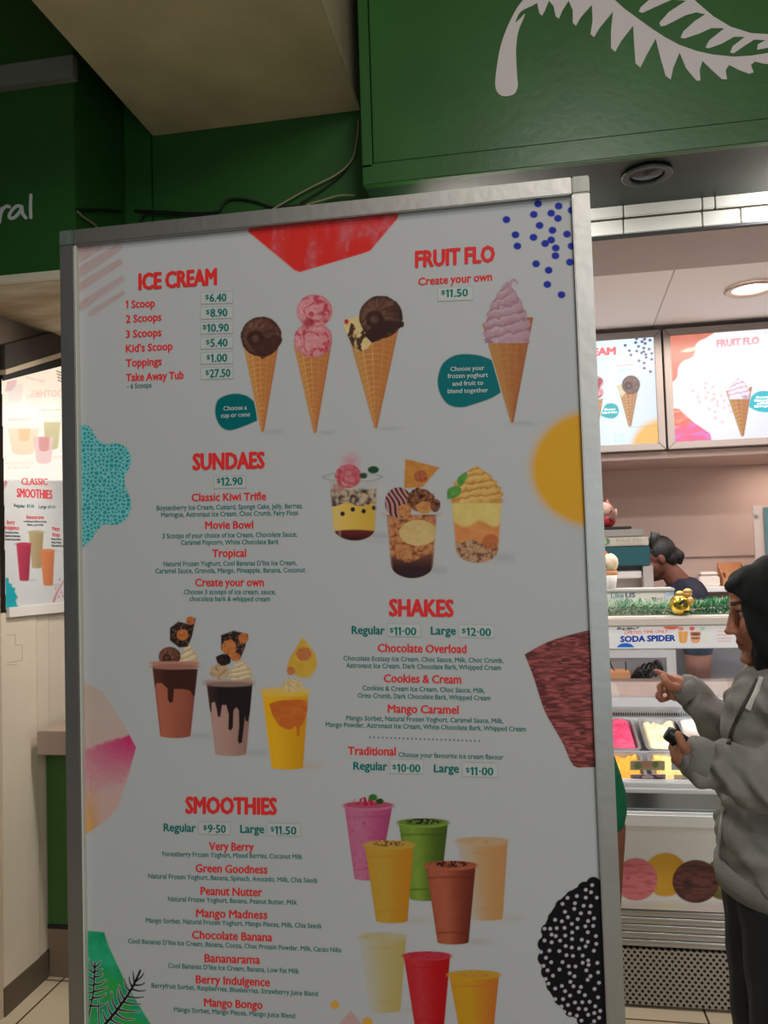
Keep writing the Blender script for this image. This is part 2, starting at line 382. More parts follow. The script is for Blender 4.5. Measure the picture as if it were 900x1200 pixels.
# right fascia with fern
rf = thing('shop_fascia', (1.2, 2.4, 2.8), 'large green shop fascia with white fern emblem, top right', 'sign')
zf = lambda px, py, Y=2.4: aY(np.array([px]), np.array([py]), Y)[0]
fl = zf(426, 222)[0]
bx('front_panel', M_green, fl+.035, 3.0, 2.4, 2.46, 2.865, 4.1, rf, .003)
bx('bottom_flange', M_green, fl, 3.0, 2.392, 2.42, 2.795, 2.862, rf, .003)
bx('end_strip', M_green, fl, fl+.032, 2.392, 2.46, 2.85, 4.1, rf, .003)
bx('end_panel', M_greend, fl+.003, fl+.03, 2.42, 2.75, 2.81, 4.1, rf)
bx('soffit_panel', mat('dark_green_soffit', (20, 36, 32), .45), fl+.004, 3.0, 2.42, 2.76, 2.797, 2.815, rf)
FW = mat('fern_white', (214, 206, 204), .45)
FF = lambda px, py: aY(np.asarray(px, float), np.asarray(py, float), 2.3985)
def pxprism(mb, P, fn, off): 
    P = np.array(P, float); mb.prism(list(fn(P[:, 0], P[:, 1])), off)
zF = lambda P: [(540+x/2.5, y/2.5) for x, y in P]
fern = MB()
pxprism(fern, zF(sp([(240, -40), (185, -2), (150, 50), (118, 130), (103, 215), (102, 258), (115, 278), (135, 282), (158, 274), (167, 250), (165, 225), (162, 150), (168, 95), (188, 42), (172, 56), (160, 66), (176, 34), (215, 14), (250, -10)], 4)), lambda a, b: FF(a, b)-np.array([0, .0006, 0]), (0, .003, 0))
low = [(215, -30), (224, 10), (230, 38), (238, 46), (247, 30), (258, 2), (272, 18), (278, 48), (288, 54), (298, 30), (316, 2), (328, 30), (328, 66), (337, 76), (352, 50), (384, 14), (386, 60), (380, 100), (390, 109), (408, 80), (446, 34), (440, 90), (440, 140), (452, 152), (470, 120), (505, 75), (508, 130), (512, 185), (526, 198), (545, 160), (571, 113), (585, 170), (600, 222), (615, 233), (622, 200), (641, 154), (660, 200), (690, 236), (702, 236), (700, 205), (708, 178), (735, 205), (765, 232), (780, 232), (776, 205), (786, 190), (815, 205), (845, 216), (858, 212), (850, 190), (862, 180), (885, 186), (925, 190), (960, 170), (960, 140), (900, 155), (850, 163), (800, 166), (740, 160), (690, 149), (640, 131), (600, 110), (560, 84), (520, 55), (480, 26), (430, -20)]
pxprism(fern, zF(low), FF, (0, .003, 0))
up = [(650, -40), (690, 5), (740, 48), (790, 78), (850, 97), (900, 100), (960, 98), (960, 112), (900, 140), (868, 146), (870, 130), (893, 118), (860, 116), (830, 135), (800, 156), (789, 154), (796, 136), (832, 108), (800, 108), (765, 128), (725, 142), (717, 138), (728, 118), (772, 83), (735, 82), (700, 98), (655, 113), (644, 110), (652, 92), (685, 62), (716, 42), (690, 36), (660, 44), (600, 75), (585, 77), (582, 66), (610, 35), (660, 2), (620, -2), (560, 25), (532, 38), (521, 34), (528, 20), (575, -20), (600, -40)]
pxprism(fern, zF(up), lambda a, b: FF(a, b)-np.array([0, .0003, 0]), (0, .003, 0))
fern.build('fern_emblem', FW, rf)
# speaker / downlight set in the fascia soffit
c = aZ(np.array([758]), np.array([203.]), 2.797)[0]
dl = thing('soffit_downlight', c, 'unlit round downlight set in dark green soffit above the menu board', 'light')
MB().lathe(c, [(.052, -.001), (.075, -.004), (.078, -.009), (.07, -.013), (.054, -.010), (.052, -.001)], 32).build('trim_ring', mat('grey_ring', (62, 68, 66), .5), dl)
MB().lathe(c, [(.0, -.009), (.03, -.008), (.05, -.003)], 28).build('lens', mat('dark_lens', (40, 50, 54), .15), dl)
# tiled lintel
def tile_course(z0, z1, splits, nm):
    m = MB(); xs = [-.3]+splits+[3.0]
    for a, b_ in zip(xs[:-1], xs[1:]): m.box(a+.001, b_-.001, 2.75, 2.765, z0, z1)
    return struct(m.build(nm, M_tile, bevel=.003))
tx = lambda px, py: aY(np.array([px]), np.array([py]), 2.75)[0]
zt = tx(800, 249)[2]
tile_course(zt+.004, 2.8, [tx(731, 253)[0], tx(823, 241)[0], tx(838, 240)[0], 1.1, 1.4, 1.8, 2.2], 'trim_3')
tile_course(2.698, zt-.004, [tx(731, 269)[0], tx(823, 258)[0], tx(868, 254)[0], 1.25, 1.6, 2.0, 2.4], 'trim_4')
struct(bx('lintel_core', M_grout, -.3, 3.0, 2.763, 3.12, 2.697, 3.7)).name = 'wall_lintel'
struct(bx('lintel_soffit', mat('lintel_soffit', (168, 154, 148), .6, noise=.04), -.3, 3.0, 2.765, 3.14, 2.688, 2.697)).name = 'trim_5'
struct(bx('trim_14', M_black, -.3, 3.0, 2.7485, 2.764, 2.689, 2.6975))
# shop interior
struct(bx('ceiling_shop', M_white, -.6, 3.0, 3.12, 4.9, 2.72, 2.78))
struct(bx('wall_back', M_plaster, -.6, 3.0, 4.72, 4.8, 0, 2.72))
struct(bx('wall_shop_left', M_plaster, -.62, -.56, 3.0, 4.75, 0, 2.72))
struct(bx('wall_shop_right', M_plaster, 2.95, 3.0, 2.76, 4.75, 0, 2.72))
struct(bx('wall_shop_front', M_greend, -.62, -.3, 2.9, 3.0, 0, 2.6))
struct(bx('wall_box_bulkhead', mat('bulkhead', (190, 165, 155), .6), -.56, 2.95, 4.11, 4.72, 2.055, 2.09))
a = aY(np.array([800, 900.]), np.array([653., 651.]), 4.715)
struct(bx('trim_6', mat('wall_line', (130, 108, 100), .6), -.5, 2.9, 4.712, 4.72, a[0, 2]-.006, a[0, 2]+.002))
m = MB(); e = aZ(np.array([790., 764]), np.array([318., 386]), 2.719)
d_ = (e[1]-e[0]); m.tube([e[0]-d_*.3, e[1]+d_*.3], .003, 6); struct(m.build('trim_7', mat('joint', (205, 196, 192), .7)))
c = aZ(np.array([880.]), np.array([336.5]), 2.72)[0]
dl = thing('ceiling_downlight', c-np.array([0, 0, .02]), 'lit round downlight in white shop ceiling', 'light')
MB().lathe(c, [(.075, -.004), (.1, -.006), (.108, -.012), (.098, -.018), (.078, -.012), (.075, -.004)], 36).build('trim_ring', mat('ring_white', (214, 190, 176), .4), dl)
MB().lathe(c, [(.0, -.008), (.076, -.006)], 32).build('lamp_disc', mat('lamp_glow', (255, 246, 238), .5, emit=4), dl)
# ---- left side: return wall, pillar, low green wall, sill, window
struct(bx('wall_left_pillar', mat('beige_pillar', (196, 176, 152), .6, noise=.06, nscale=4), -2.9, -1.89, 2.6, 2.63, 0, 2.585))
# return wall panels with upright seams
zb = lambda px, py: aX(np.array([px]), np.array([py]), -1.89)[0]
ys = [2.632, zb(44, 800)[1], zb(59, 800)[1], 3.4]
for i, (y0, y1) in enumerate(zip(ys[:-1], ys[1:])):
    struct(bx('wall_left', M_cream, -1.93, -1.89-.004*i, y0+.002, y1-.002, .1, 1.45, bevel=.002)) if i else struct(bx('wall_left', M_cream, -1.93, -1.89, y0, y1-.002, .1, 1.45, bevel=.002))
struct(bx('wall_left_core', mat('seam_brown', (110, 96, 82), .7), -1.97, -1.925, 2.64, 3.4, 0, 2.585))
struct(bx('baseboard_left', mat('dark_skirting', (92, 80, 64), .5), -1.9, -1.886, 2.632, 2.9, 0, .1))
struct(bx('wall_front_low', mat('deep_green_panel', (46, 88, 28), .5), -1.886, -.66, 2.9, 2.99, .2, .93))
struct(bx('baseboard_front', mat('taupe_kickboard', (128, 108, 90), .4), -1.886, -.66, 2.905, 2.985, 0, .195))
struct(bx('trim_8', M_black, -1.886, -.66, 2.895, 2.99, .19, .205))
q = aY(np.array([60., 60]), np.array([857., 885]), 2.8)
struct(bx('window_sill', mat('taupe_sill', (160, 140, 124), .5, noise=.05), aY(np.array([43.]), np.array([870.]), 2.8)[0][0], -.66, 2.8, 3.12, q[1, 2], q[0, 2], bevel=.003)).name = 'trim_9'
struct(bx('wall_window_back', mat('lit_white_wall', (236, 228, 220), .6), -1.9, -.66, 3.4, 3.45, 0, 2.585))
g0 = aY(np.array([65.]), np.array([800.]), 3.1)[0]
wi = thing('window_1', (g0[0]+.4, 3.1, q[0, 2]), 'tall window above taupe sill with thin grey frame, left of menu board', 'window'); wi['kind'] = 'structure'
for k_ in ('label', 'category'): del wi[k_]
bx('frame', mat('grey_frame', (150, 140, 130), .4), g0[0], g0[0]+.012, 3.09, 3.11, q[0, 2], 2.2, wi)
bx('pane', glassmat(), g0[0]+.012, -.7, 3.098, 3.102, q[0, 2]+.01, 2.2, wi)
bx('gasket', mat('teal_edge', (50, 110, 104), .3), g0[0]+.012, g0[0]+.016, 3.09, 3.096, q[0, 2]+.01, 2.2, wi)
# ================================================================ menu board
YF, YPo = 1.288, 1.300
X0, X1, ZT, FWd = -.801, .1365, 2.2435, .0285
bd = thing('menu_board', (-.33, 1.32, 0), 'tall freestanding white menu board in aluminium frame filling the centre', 'menu board')
M_fr = M_alu
bx('upright', M_fr, X0, X0+FWd, YF, 1.33, .08, ZT-FWd, bd, .0015)
bx('upright', M_fr, X1-FWd, X1, YF, 1.33, .08, ZT-FWd, bd, .0015)
bx('rail', M_fr, X0+FWd, X1-FWd, YF, 1.33, ZT-FWd, ZT, bd, .0015)
bx('rail', M_fr, X0+FWd, X1-FWd, YF, 1.33, .08, .08+FWd, bd, .0015)
o = bx('corner_cap', mat('grey_green_plastic', (84, 100, 90), .6, noise=.1, nscale=60), X0, X0+FWd-.001, YF-.001, 1.331, ZT-FWd, ZT, bd, .002); o['label'] = 'grey green plastic corner cap'
o = bx('corner_cap', mat('worn_white_plastic', (196, 196, 184), .6, noise=.12, nscale=50), X1-FWd+.001, X1, YF-.001, 1.331, ZT-FWd, ZT, bd, .002); o['label'] = 'worn white corner cap'
m = MB().box(X0+FWd, X0+FWd+.003, YF+.002, YPo, .11, ZT-FWd); m.build('inner_lip', mat('pale_lip', (205, 204, 192), .45), bd)
for x in (-.7, .02): bx('foot', M_fr, x-.02, x+.02, 1.12, 1.5, 0, .08, bd, .004)
bx('back_panel', mat('board_back', (120, 120, 118), .6), X0+FWd, X1-FWd, 1.306, 1.32, .1085, ZT-FWd, bd)
PXL, PXR, PZT, PZB = X0+FWd+.003, X1-FWd, ZT-FWd, .1085
M_print = attrmat('vinyl_print', .45, spec=.12)
bm_ = MB().box(PXL, PXR, YPo, 1.306, PZB, PZT)
poster = bm_.build('poster', mat('poster_vinyl', (230, 230, 228), .45, spec=.12), bd)
for c_ in (poster.data.materials[0].node_tree.nodes['Principled BSDF'],): c_.inputs['Base Color'].default_value = (.51, .51, .51, 1)
def PF(off):
    def f(px, py):
        v = aY(np.asarray(px, float), np.asarray(py, float), YPo-off)
        v[..., 0] = np.clip(v[..., 0], PXL+.0002, PXR-.0002); v[..., 2] = np.clip(v[..., 2], PZB, PZT-.0002); return v
    return f
PA, PT = PF(.0002), PF(.0009)
_an = [0]
def art(c, name, label=None, only=None):
    _an[0] += 1; return props(c.build(name, M_print, poster, PF(.0001+_an[0]*.00001), only=only), label)
RED = mat('print_red', (230, 54, 52), .45, spec=.12); TEAL = mat('print_teal', (0, 116, 108), .45, spec=.12); PWH = mat('print_white', (206, 210, 208), .42)
STK = mat('sticker_paper', (192, 194, 190), .5); STKE = mat('sticker_edge', (172, 175, 171), .5)
def txt(name, t, x0, y0, x1, y1, cap, m, bold=.0, fn=None, parent=None, nrm=(0, -1, 0)):
    mb = MB(); lettering(mb, t, x0, y0, x1, y1, cap, fn or PT, 0, bold, nrm)
    return mb.build(name, m, parent or poster, fix=False)
HB, NB = .058, .043
H = lambda t, *a: txt('heading', t, *a, RED, HB)
N = lambda t, x0, y0, x1, y1, cap=9: txt('item_name', t, x0, y0, x1, y1, cap, RED, NB)
D = lambda t, x0, y0, x1, y1, cap=5.5: txt('item_description', t, x0, y0, x1, y1, cap, TEAL, .019)
Lb = lambda t, x0, y0, x1, y1: txt('size_name', t, x0, y0, x1, y1, 9.3, TEAL, NB)
def price(t, x0, y0, x1, y1, box, cap=9.6):
    """paper price sticker: box = (xl, yt, xr, yb) in the photo, tilt follows the digits"""
    s = (y1-y0)/(x1-x0); xl, yt, xr, yb = box; xm = (xl+xr)/2
    P = np.array([(xl, yt+s*(xl-xm)), (xr, yt+s*(xr-xm)), (xr, yb+s*(xr-xm)), (xl, yb+s*(xl-xm))], float)
    def slab(k, o0, mi):
        c = P.mean(0); Q = c+(P-c)*np.array([1-2*k/(xr-xl), 1-2*k/(yb-yt)])
        A = PF(.0002)(Q[:, 0], Q[:, 1]); B = PF(o0)(Q[:, 0], Q[:, 1]); mb.hexa(list(B), list(A), mi)
    mb = MB(); slab(0, .0008, 1); slab(1.0, .0010, 0)
    xd = x0+(x1-x0)*(.17 if len(t) > 4 else .2)
    lettering(mb, '$', x0, y0-3.4, xd-.6, y0-3.4+s*(xd-x0), cap*.55, PF(.0013), 2, .03)
    lettering(mb, t, xd, y0+s*(xd-x0), x1, y1, cap, PF(.0013), 2, NB)
    return mb.build('price_sticker', [STK, STKE, TEAL], poster, fix=False)
H('ICE CREAM', 162, 340, 254.5, 333.7, 19.5)
for t, x1, y0, y1 in (('1 Scoop', 181.6, 361.3, 359.8), ('2 Scoops', 189.2, 378.3, 376), ('3 Scoops', 189.2, 396, 394), ("Kid's Scoop", 202.4, 413, 410), ('Toppings', 189.6, 430, 428), ('Take Away Tub', 215.3, 447, 444)):
    N(t, 147.3, y0, x1, y1)
D('- 6 Scoops', 149, 455.3, 177.5, 454)
for t, x0, x1, y in (('6.40', 240.4, 265.5, 353.5), ('8.90', 241.3, 266.6, 371.2), ('10.90', 237.5, 268.3, 388.8), ('5.40', 241.3, 266.8, 406.4), ('1.00', 242, 266.4, 424.2), ('27.50', 240.6, 270.2, 442)):
    price(t, x0, y+.5, x1, y-.3, (234.6, y-12, 273.5, y+2.6))
H('FRUIT FLO', 486.2, 313.7, 580.2, 306.9, 19.5)
N('Create your own', 490, 334.5, 576.8, 328.8)
price('11.50', 517, 348.6, 548.5, 347.3, (512.6, 336, 554.5, 352.5), 9.2)
H('SUNDAES', 225.5, 551, 310.5, 548.8, 19.5)
price('12.90', 254, 569.3, 284.4, 568.5, (250, 557.5, 288.6, 572.5))
N('Classic Kiwi Trifle', 224.3, 587.5, 312, 586)
D('Boysenberry Ice Cream, Custard, Sponge Cake, Jelly, Berries,', 183.5, 598, 355, 595.6); D('Meringue, Astronaut Ice Cream, Choc Crumb, Fairy Floss', 188.8, 606, 349.4, 603.6)
N('Movie Bowl', 240.2, 620, 296.9, 619.4)
D('3 Scoops of your choice of Ice Cream, Chocolate Sauce,', 190.3, 630.8, 348.3, 628.8); D('Caramel Popcorn, White Chocolate Bark', 211.9, 638.5, 326.7, 637.5)
N('Tropical', 248.5, 652.8, 288.6, 652.5)
D("Natural Frozen Yoghurt, Cool Bananas D'lite Ice Cream,", 191.5, 663.6, 347.9, 662.2); D('Caramel Sauce, Granola, Mango, Pineapple, Banana, Coconut', 182, 671.8, 357.7, 670.6)
N('Create your own', 228.5, 687, 309.3, 687)
D('Choose 3 scoops of ice cream, sauce,', 215.3, 696.4, 323.3, 696.4); D('chocolate bark & whipped cream', 222, 704.4, 316.5, 704.6)
H('SHAKES', 455.6, 722, 532, 722.8, 20)
Lb('Regular', 412, 742.8, 451.2, 743.6); price('11·00', 456.5, 744.3, 488, 744.8, (453.5, 730.5, 493.5, 746.5))
Lb('Large', 504.8, 743.6, 534.4, 744); price('12·00', 540.8, 745, 575.6, 745.8, (537.2, 731.5, 579.6, 747.6))
N('Chocolate Overload', 442.4, 764, 546.8, 765.6, 9.6)
D('Chocolate Ecstasy Ice Cream, Choc Sauce, Milk, Choc Crumb,', 402.4, 774, 590, 776.8); D('Astronaut Ice Cream, Dark Chocolate Bark, Whipped Cream', 405.6, 782.4, 587.2, 785.2)
N('Cookies & Cream', 449.6, 799.6, 540.8, 801.2, 9.6)
D('Cookies & Cream Ice Cream, Choc Sauce, Milk,', 424.8, 808.8, 568.4, 812); D('Oreo Crumb, Dark Chocolate Bark, Whipped Cream', 419.2, 817.6, 574.8, 820.8)
N('Mango Caramel', 454.4, 835.2, 537.6, 836.8, 9.6)
D('Mango Sorbet, Natural Frozen Yoghurt, Caramel Sauce, Milk,', 405.6, 844, 590, 847.6); D('Mango Powder, Astronaut Ice Cream, White Chocolate Bark, Whipped Cream', 381.6, 851.6, 616.4, 857.2)
c = Cv(430, 860, 565, 872, .5)
for i in range(27): c.put(c.ell(433.6+i*4.92, 864+i*.17, .95, .95), (20, 60, 70))
art(c, 'dotted_rule')
N('Traditional', 407.6, 884.6, 464, 885.6, 9.6); D('Choose your favourite ice cream flavour', 467, 887, 590, 890.2)
Lb('Regular', 414, 902, 454, 903); price('10·00', 459.6, 904.6, 492.8, 905.2, (456.4, 889.5, 497, 907))
Lb('Large', 508.4, 905, 538, 905.6); price('11·00', 545.6, 908.2, 578.4, 909, (541.2, 893.5, 583.8, 911))
H('SMOOTHIES', 217, 953.3, 324.8, 954.8, 19.7)
Lb('Regular', 191.5, 974.2, 229.6, 975.2); price('9·50', 238, 975.6, 264.8, 976.4, (232.2, 962.8, 270.4, 978.4))
Lb('Large', 281.4, 976, 309.7, 976.6); price('11.50', 316.9, 977.4, 347.5, 978.4, (312.6, 964.4, 352.6, 980))
for t, x0, y0, x1, y1, d, a0, b0, a1, b1 in (
    ('Very Berry', 244.7, 996.4, 297.6, 997.6, 'Forestberry Frozen Yoghurt, Mixed Berries, Coconut Milk', 190.3, 1003.4, 354.3, 1006.8),
    ('Green Goodness', 228.9, 1022.2, 313.5, 1024, 'Natural Frozen Yoghurt, Banana, Spinach, Avocado, Milk, Chia Seeds', 173.7, 1029.4, 372, 1034.6),
    ('Peanut Nutter', 234.9, 1048.8, 307.5, 1050.6, 'Natural Frozen Yoghurt, Banana, Peanut Butter, Milk', 196.8, 1056.2, 348.3, 1060.4),
    ('Mango Madness', 229.6, 1074.8, 313.5, 1077.2, 'Mango Sorbet, Natural Frozen Yoghurt, Mango Pieces, Milk, Chia Seeds', 170.7, 1081.2, 376.6, 1088),
    ('Chocolate Banana', 224.7, 1100.2, 319.2, 1103.4, "Cool Bananas D'lite Ice Cream, Banana, Cocoa, Choc Protein Powder, Milk, Cacao Nibs", 150, 1105.4, 400, 1116.2),
    ('Bananarama', 239.5, 1127.6, 304.8, 1129.8, "Cool Bananas D'lite Ice Cream, Banana, Low Fat Milk", 196.8, 1134.2, 350.5, 1141),
    ('Berry Indulgence', 229.3, 1152.4, 316.5, 1156.2, 'Berryfruit Sorbet, Raspberries, Blueberries, Strawberry Juice Blend', 177.5, 1157.6, 372.4, 1167.6),
    ('Mango Bongo', 239, 1179.4, 307.8, 1182.8, 'Mango Sorbet, Mango Pieces, Mango Juice Blend', 203.6, 1185.6, 345.6, 1193.4)):
    N(t, x0, y0, x1, y1, 9.6); D(d, a0, b0, a1, b1)
# ---------------- pictures and shapes printed on the poster
bold_txt = lambda t, x0, y0, x1, y1, par: txt('bubble_text', t, x0, y0, x1, y1, 5, PWH, .012)
c = Cv(248, 458, 306, 510)
c.put(c.poly(sp([(301.5, 493), (285, 500), (268, 504.5), (257, 498), (252, 483), (256, 468), (272, 461.5), (287, 463), (297, 470), (300, 480), (301.5, 493)], 5)), (0, 78, 79)); art(c, 'speech_bubble')
bold_txt('Choose a', 261.8, 481.2, 289.3, 480, poster); bold_txt('cup or cone', 258.8, 489.6, 293, 488, poster)
c = Cv(508, 410, 592, 480)
c.put(c.poly(sp([(587, 460), (575, 467), (555, 474), (540, 477.5), (525, 474), (515, 460), (513, 443), (519, 426), (533, 416.5), (550, 415), (567, 418), (580, 427), (587, 460)], 5)), (0, 80, 82)); art(c, 'speech_bubble')
for t, x0, x1, y in (('Choose your', 527.8, 567.7, 434.3), ('frozen yoghurt', 524.6, 572, 442.6), ('and fruit to', 530, 566.3, 451.6), ('blend together', 524.6, 572.2, 460.3)): bold_txt(t, x0, y+.7, x1, y-.7, poster)
def z(ox, oy, s): return lambda P: [(ox+x/s, oy+y/s) for x, y in P]
# red watercolour polygon
c = Cv(285, 245, 475, 325, 1); n1 = fbm(c.X, c.Y*.35, 14, 3); n2 = fbm(c.X, c.Y, 5, 9)
col = mixc((206, 44, 38), (200, 74, 78), np.clip((n1-.5)*3.5, 0, 1)); col = mixc(col, (196, 96, 102), np.clip((n1*n2-.36)*6, 0, .8))
c.put(c.poly([(290, 262), (291, 272), (345.5, 317), (351.5, 319), (424, 297.5), (434, 294), (466, 256), (470, 240)]), col); art(c, 'red_paint_shape')
# blue dots
c = Cv(585, 228, 676, 354, .7)
for x, y in ((663, 50), (727, 57), (767, 70), (565, 99), (650, 83), (704, 79), (725, 95), (668, 117), (708, 132), (753, 144), (593, 146), (649, 154), (704, 162), (685, 173), (599, 181), (718, 187), (767, 181), (717, 211), (657, 236), (762, 231), (696, 256), (692, 300), (736, 332)):
    c.put(c.ell(380+x/2.647, 220+y/2.647, 4.6, 4.2), (18, 32, 118))
art(c, 'blue_dot_pattern')
# pink crayon scribble, top left
c = Cv(86, 285, 148, 372, 1, (150, 152, 148)); zz = z(60, 250, 7.5)
for (a, b, w_) in (((200, 420), (420, 300), 40), ((220, 540), (590, 300), 48), ((235, 660), (600, 430), 40), ((250, 820), (620, 580), 38), ((350, 880), (630, 700), 28), ((215, 340), (330, 290), 40)):
    p, q_ = zz([a, b]); mm = c.line([p, q_], w_/7.5*.95, w_/7.5*.7); c.put(mm*np.clip(.55+fbm(c.X+c.Y, c.Y*.4, 4, 2)*.5, 0, 1)*.8, (176, 142, 134))
art(c, 'pink_scribble')
# teal cell pattern
c = Cv(84, 494, 158, 645, .6, (128, 134, 130)); zz = z(80, 480, 7.06)
d1, d2, i_ = cells(c.X, c.Y, 4.6, 3, wp=.2)
edge = np.clip((d2-d1-.16-.1*i_)*7, 0, 1)
col = mixc((98, 160, 158), (24, 108, 104), edge)
c.put(c.poly(zz(sp([(60, 140), (150, 128), (200, 170), (240, 245), (310, 285), (400, 275), (480, 315), (522, 400), (500, 490), (466, 560), (475, 650), (515, 740), (515, 840), (460, 920), (390, 955), (300, 950), (240, 1000), (190, 1080), (110, 1145), (60, 1150)], 4))), col); art(c, 'teal_cell_shape')
# yellow spray spot at right edge
c = Cv(605, 470, 700, 632, .8); r = np.hypot((c.X-696)/76, (c.Y-549)/70)
g = np.modf(np.abs(np.sin(c.X*91.7+c.Y*47.3)*9731.1))[0]
c.put(np.clip((1.0-r)*6+.35, 0, 1)*np.clip(1.2-np.clip(r-.86, 0, 1)*4*g, 0, 1)*(r < 1.06), (212, 158, 36)); art(c, 'yellow_spray_spot')
# brown textured shape
c = Cv(610, 735, 702, 902, .6, (148, 148, 144)); n1 = vnoise(c.X*.22+1.5*vnoise(c.X, c.Y, 9, 5), c.Y, 1.5, 4); n2 = fbm(c.X, c.Y, 16, 2)
col = mixc((78, 38, 36), (142, 72, 68), np.clip((n1-.3)*1.6, 0, 1)); col = mixc(col, (156, 82, 76), np.clip(n2-.5, 0, .6))
c.put(c.poly(sp([(614.8, 767), (635, 755.5), (660, 746), (705, 735)], 3)+sp([(705, 899), (690, 899), (672, 897.5), (660, 872), (645, 846), (636, 828), (625, 793), (614.8, 767)], 3)), col); art(c, 'brown_texture_shape')
# pink and yellow watercolour
c = Cv(90, 795, 164, 985, .7, (134, 138, 135)); zz = z(85, 790, 6.0); n1 = fbm(c.X, c.Y, 12, 3); n2 = fbm(c.X, c.Y*1.5, 3.5, 5)
v = (c.Y-790)*6; col = mixc((146, 136, 124), (178, 150, 140), np.clip((v-100)/900, 0, 1))
up_ = 520-(c.X-98)*6*.33+60*(n1-.5); pk = np.clip((v-up_)/25, 0, 1)*np.clip(1-(v-up_-40)/330, 0, 1)
col = mixc(col, (190, 38, 96), np.clip(pk*(.35+.7*np.clip((c.X-105)/52, 0, 1))+.25*(n2-.5)*(pk > .1), 0, 1))
col = mixc(col, (212, 150, 52), np.clip((v-780)/300, 0, 1)*np.clip(1-(c.X-98)/22, 0, 1)); col = mixc(col, (200, 160, 120), np.clip((n2-.6)*1.5, 0, .3))
c.put(c.poly(zz([(30, 55), (90, 60), (220, 130), (270, 215), (380, 390), (447, 515), (385, 740), (320, 940), (230, 1030), (85, 1135), (30, 1135)])), col); art(c, 'watercolour_shape')
# green shape with ferns
c = Cv(92, 1085, 182, 1206, .6, (140, 138, 134)); zz = z(80, 1080, 8.18); n1 = fbm(c.X, c.Y, 14, 6); n2 = fbm(c.X, c.Y, 22, 11)
col = mixc((10, 104, 66), (40, 136, 92), n1); col = mixc(col, (40, 120, 44), np.clip((n2-.52)*4, 0, .8))
c.put(c.poly(zz([(60, 85), (168, 86), (345, 102), (385, 230), (520, 520), (640, 740), (800, 1000), (800, 1040), (60, 1040)])), col)
art(c, 'green_paint_shape'); gsh = c
f = Cv(92, 1118, 182, 1206, .5, (140, 138, 134)); BK = (10, 14, 14)
def frond(P, w0, w1, leaves):
    f.put(f.line(zz(sp(P, 4)), w0, w1), BK)
    for L in leaves: f.put(f.line(zz(sp(L, 4)), 1.15, .45), BK)
frond([(180, 1000), (205, 860), (240, 680), (252, 500), (255, 395)], .9, .9, [[(250, 440), (225, 410), (203, 365)], [(255, 440), (290, 410), (312, 380)], [(245, 490), (205, 465), (165, 425)], [(252, 478), (290, 472), (325, 455)], [(245, 550), (205, 535), (165, 495)], [(250, 530), (300, 525), (333, 500)], [(242, 610), (200, 605), (165, 575)], [(250, 600), (310, 595), (355, 555)], [(238, 680), (200, 680), (160, 665)], [(245, 670), (320, 655), (373, 628)], [(230, 745), (200, 750), (160, 735)], [(238, 730), (310, 725), (360, 692)], [(220, 805), (190, 810), (160, 800)], [(225, 808), (300, 810), (352, 785)]])
frond([(300, 1020), (290, 880), (290, 770)], .7, .5, [])
frond([(330, 1010), (450, 870), (560, 720), (630, 600), (690, 470)], 1.8, 1.2, [[(635, 590), (625, 530), (620, 478)], [(650, 570), (700, 530), (725, 492)], [(610, 620), (590, 580), (583, 530)], [(640, 610), (700, 605), (735, 585)], [(590, 665), (550, 620), (538, 550)], [(620, 650), (680, 665), (742, 660)], [(535, 740), (505, 680), (488, 610)], [(580, 720), (650, 730), (725, 722)], [(505, 790), (480, 730), (475, 655)], [(545, 775), (620, 790), (695, 790)], [(465, 840), (425, 770), (415, 670)], [(490, 845), (570, 860), (680, 862)], [(420, 895), (390, 840), (378, 770)], [(455, 880), (530, 930), (630, 938)], [(370, 950), (345, 910), (333, 850)], [(410, 940), (460, 970), (520, 985)]])
art(f, 'fern_print')
# black scalloped disc with white dots
c = Cv(624, 1026, 712, 1206, .6, (146, 146, 142)); zz = z(610, 1010, 6.317)
m_ = c.ell(704, 1117, 71, 84)
for a, b in ((540, 165), (475, 200), (385, 265), (310, 330), (255, 420), (205, 510), (180, 610), (180, 715), (205, 815), (245, 915), (300, 1010), (375, 1095), (470, 1170)):
    x, y = zz([(a, b)])[0]; m_ = np.maximum(m_, c.ell(x, y, 8.6, 8.6))
c.put(m_, (12, 11, 15))
for a, b in ((530, 172), (483, 207), (522, 225), (417, 253), (483, 265), (348, 267), (565, 265), (311, 311), (403, 306), (467, 325), (520, 327), (398, 348), (329, 370), (447, 381), (511, 376), (351, 410), (256, 429), (306, 440), (423, 424), (544, 418), (380, 459), (500, 438), (480, 477), (538, 474), (421, 489), (326, 489), (268, 491), (220, 495), (178, 495), (382, 522), (498, 521), (558, 549), (331, 546), (261, 549), (230, 538), (178, 582), (293, 583), (381, 571), (453, 576), (498, 592), (561, 607), (230, 595), (334, 623), (379, 634), (434, 641), (482, 626), (543, 658), (214, 657), (287, 660), (151, 667), (340, 691), (388, 696), (460, 694), (188, 710), (227, 743), (311, 742), (460, 747), (501, 730), (569, 748), (357, 773), (407, 774), (504, 762), (170, 770), (200, 803), (288, 797), (487, 803), (364, 824), (399, 847), (240, 843), (518, 846), (574, 818), (186, 867), (497, 873), (207, 901), (369, 888), (306, 919), (392, 921), (447, 926), (581, 895), (548, 941), (256, 938), (330, 957), (367, 990), (433, 962), (476, 987), (574, 1003), (257, 1016), (315, 1016), (403, 1041), (457, 1039), (511, 1036), (351, 1060), (304, 1071), (553, 1069), (431, 1087), (483, 1091), (324, 1111), (365, 1125), (417, 1139), (546, 1119), (590, 1103), (501, 1132), (582, 1154), (451, 1175), (545, 1180)):
    x, y = zz([(a, b)])[0]; c.put(c.ell(x, y, 2.15, 2.1)*(m_ > .5), (186, 178, 180))
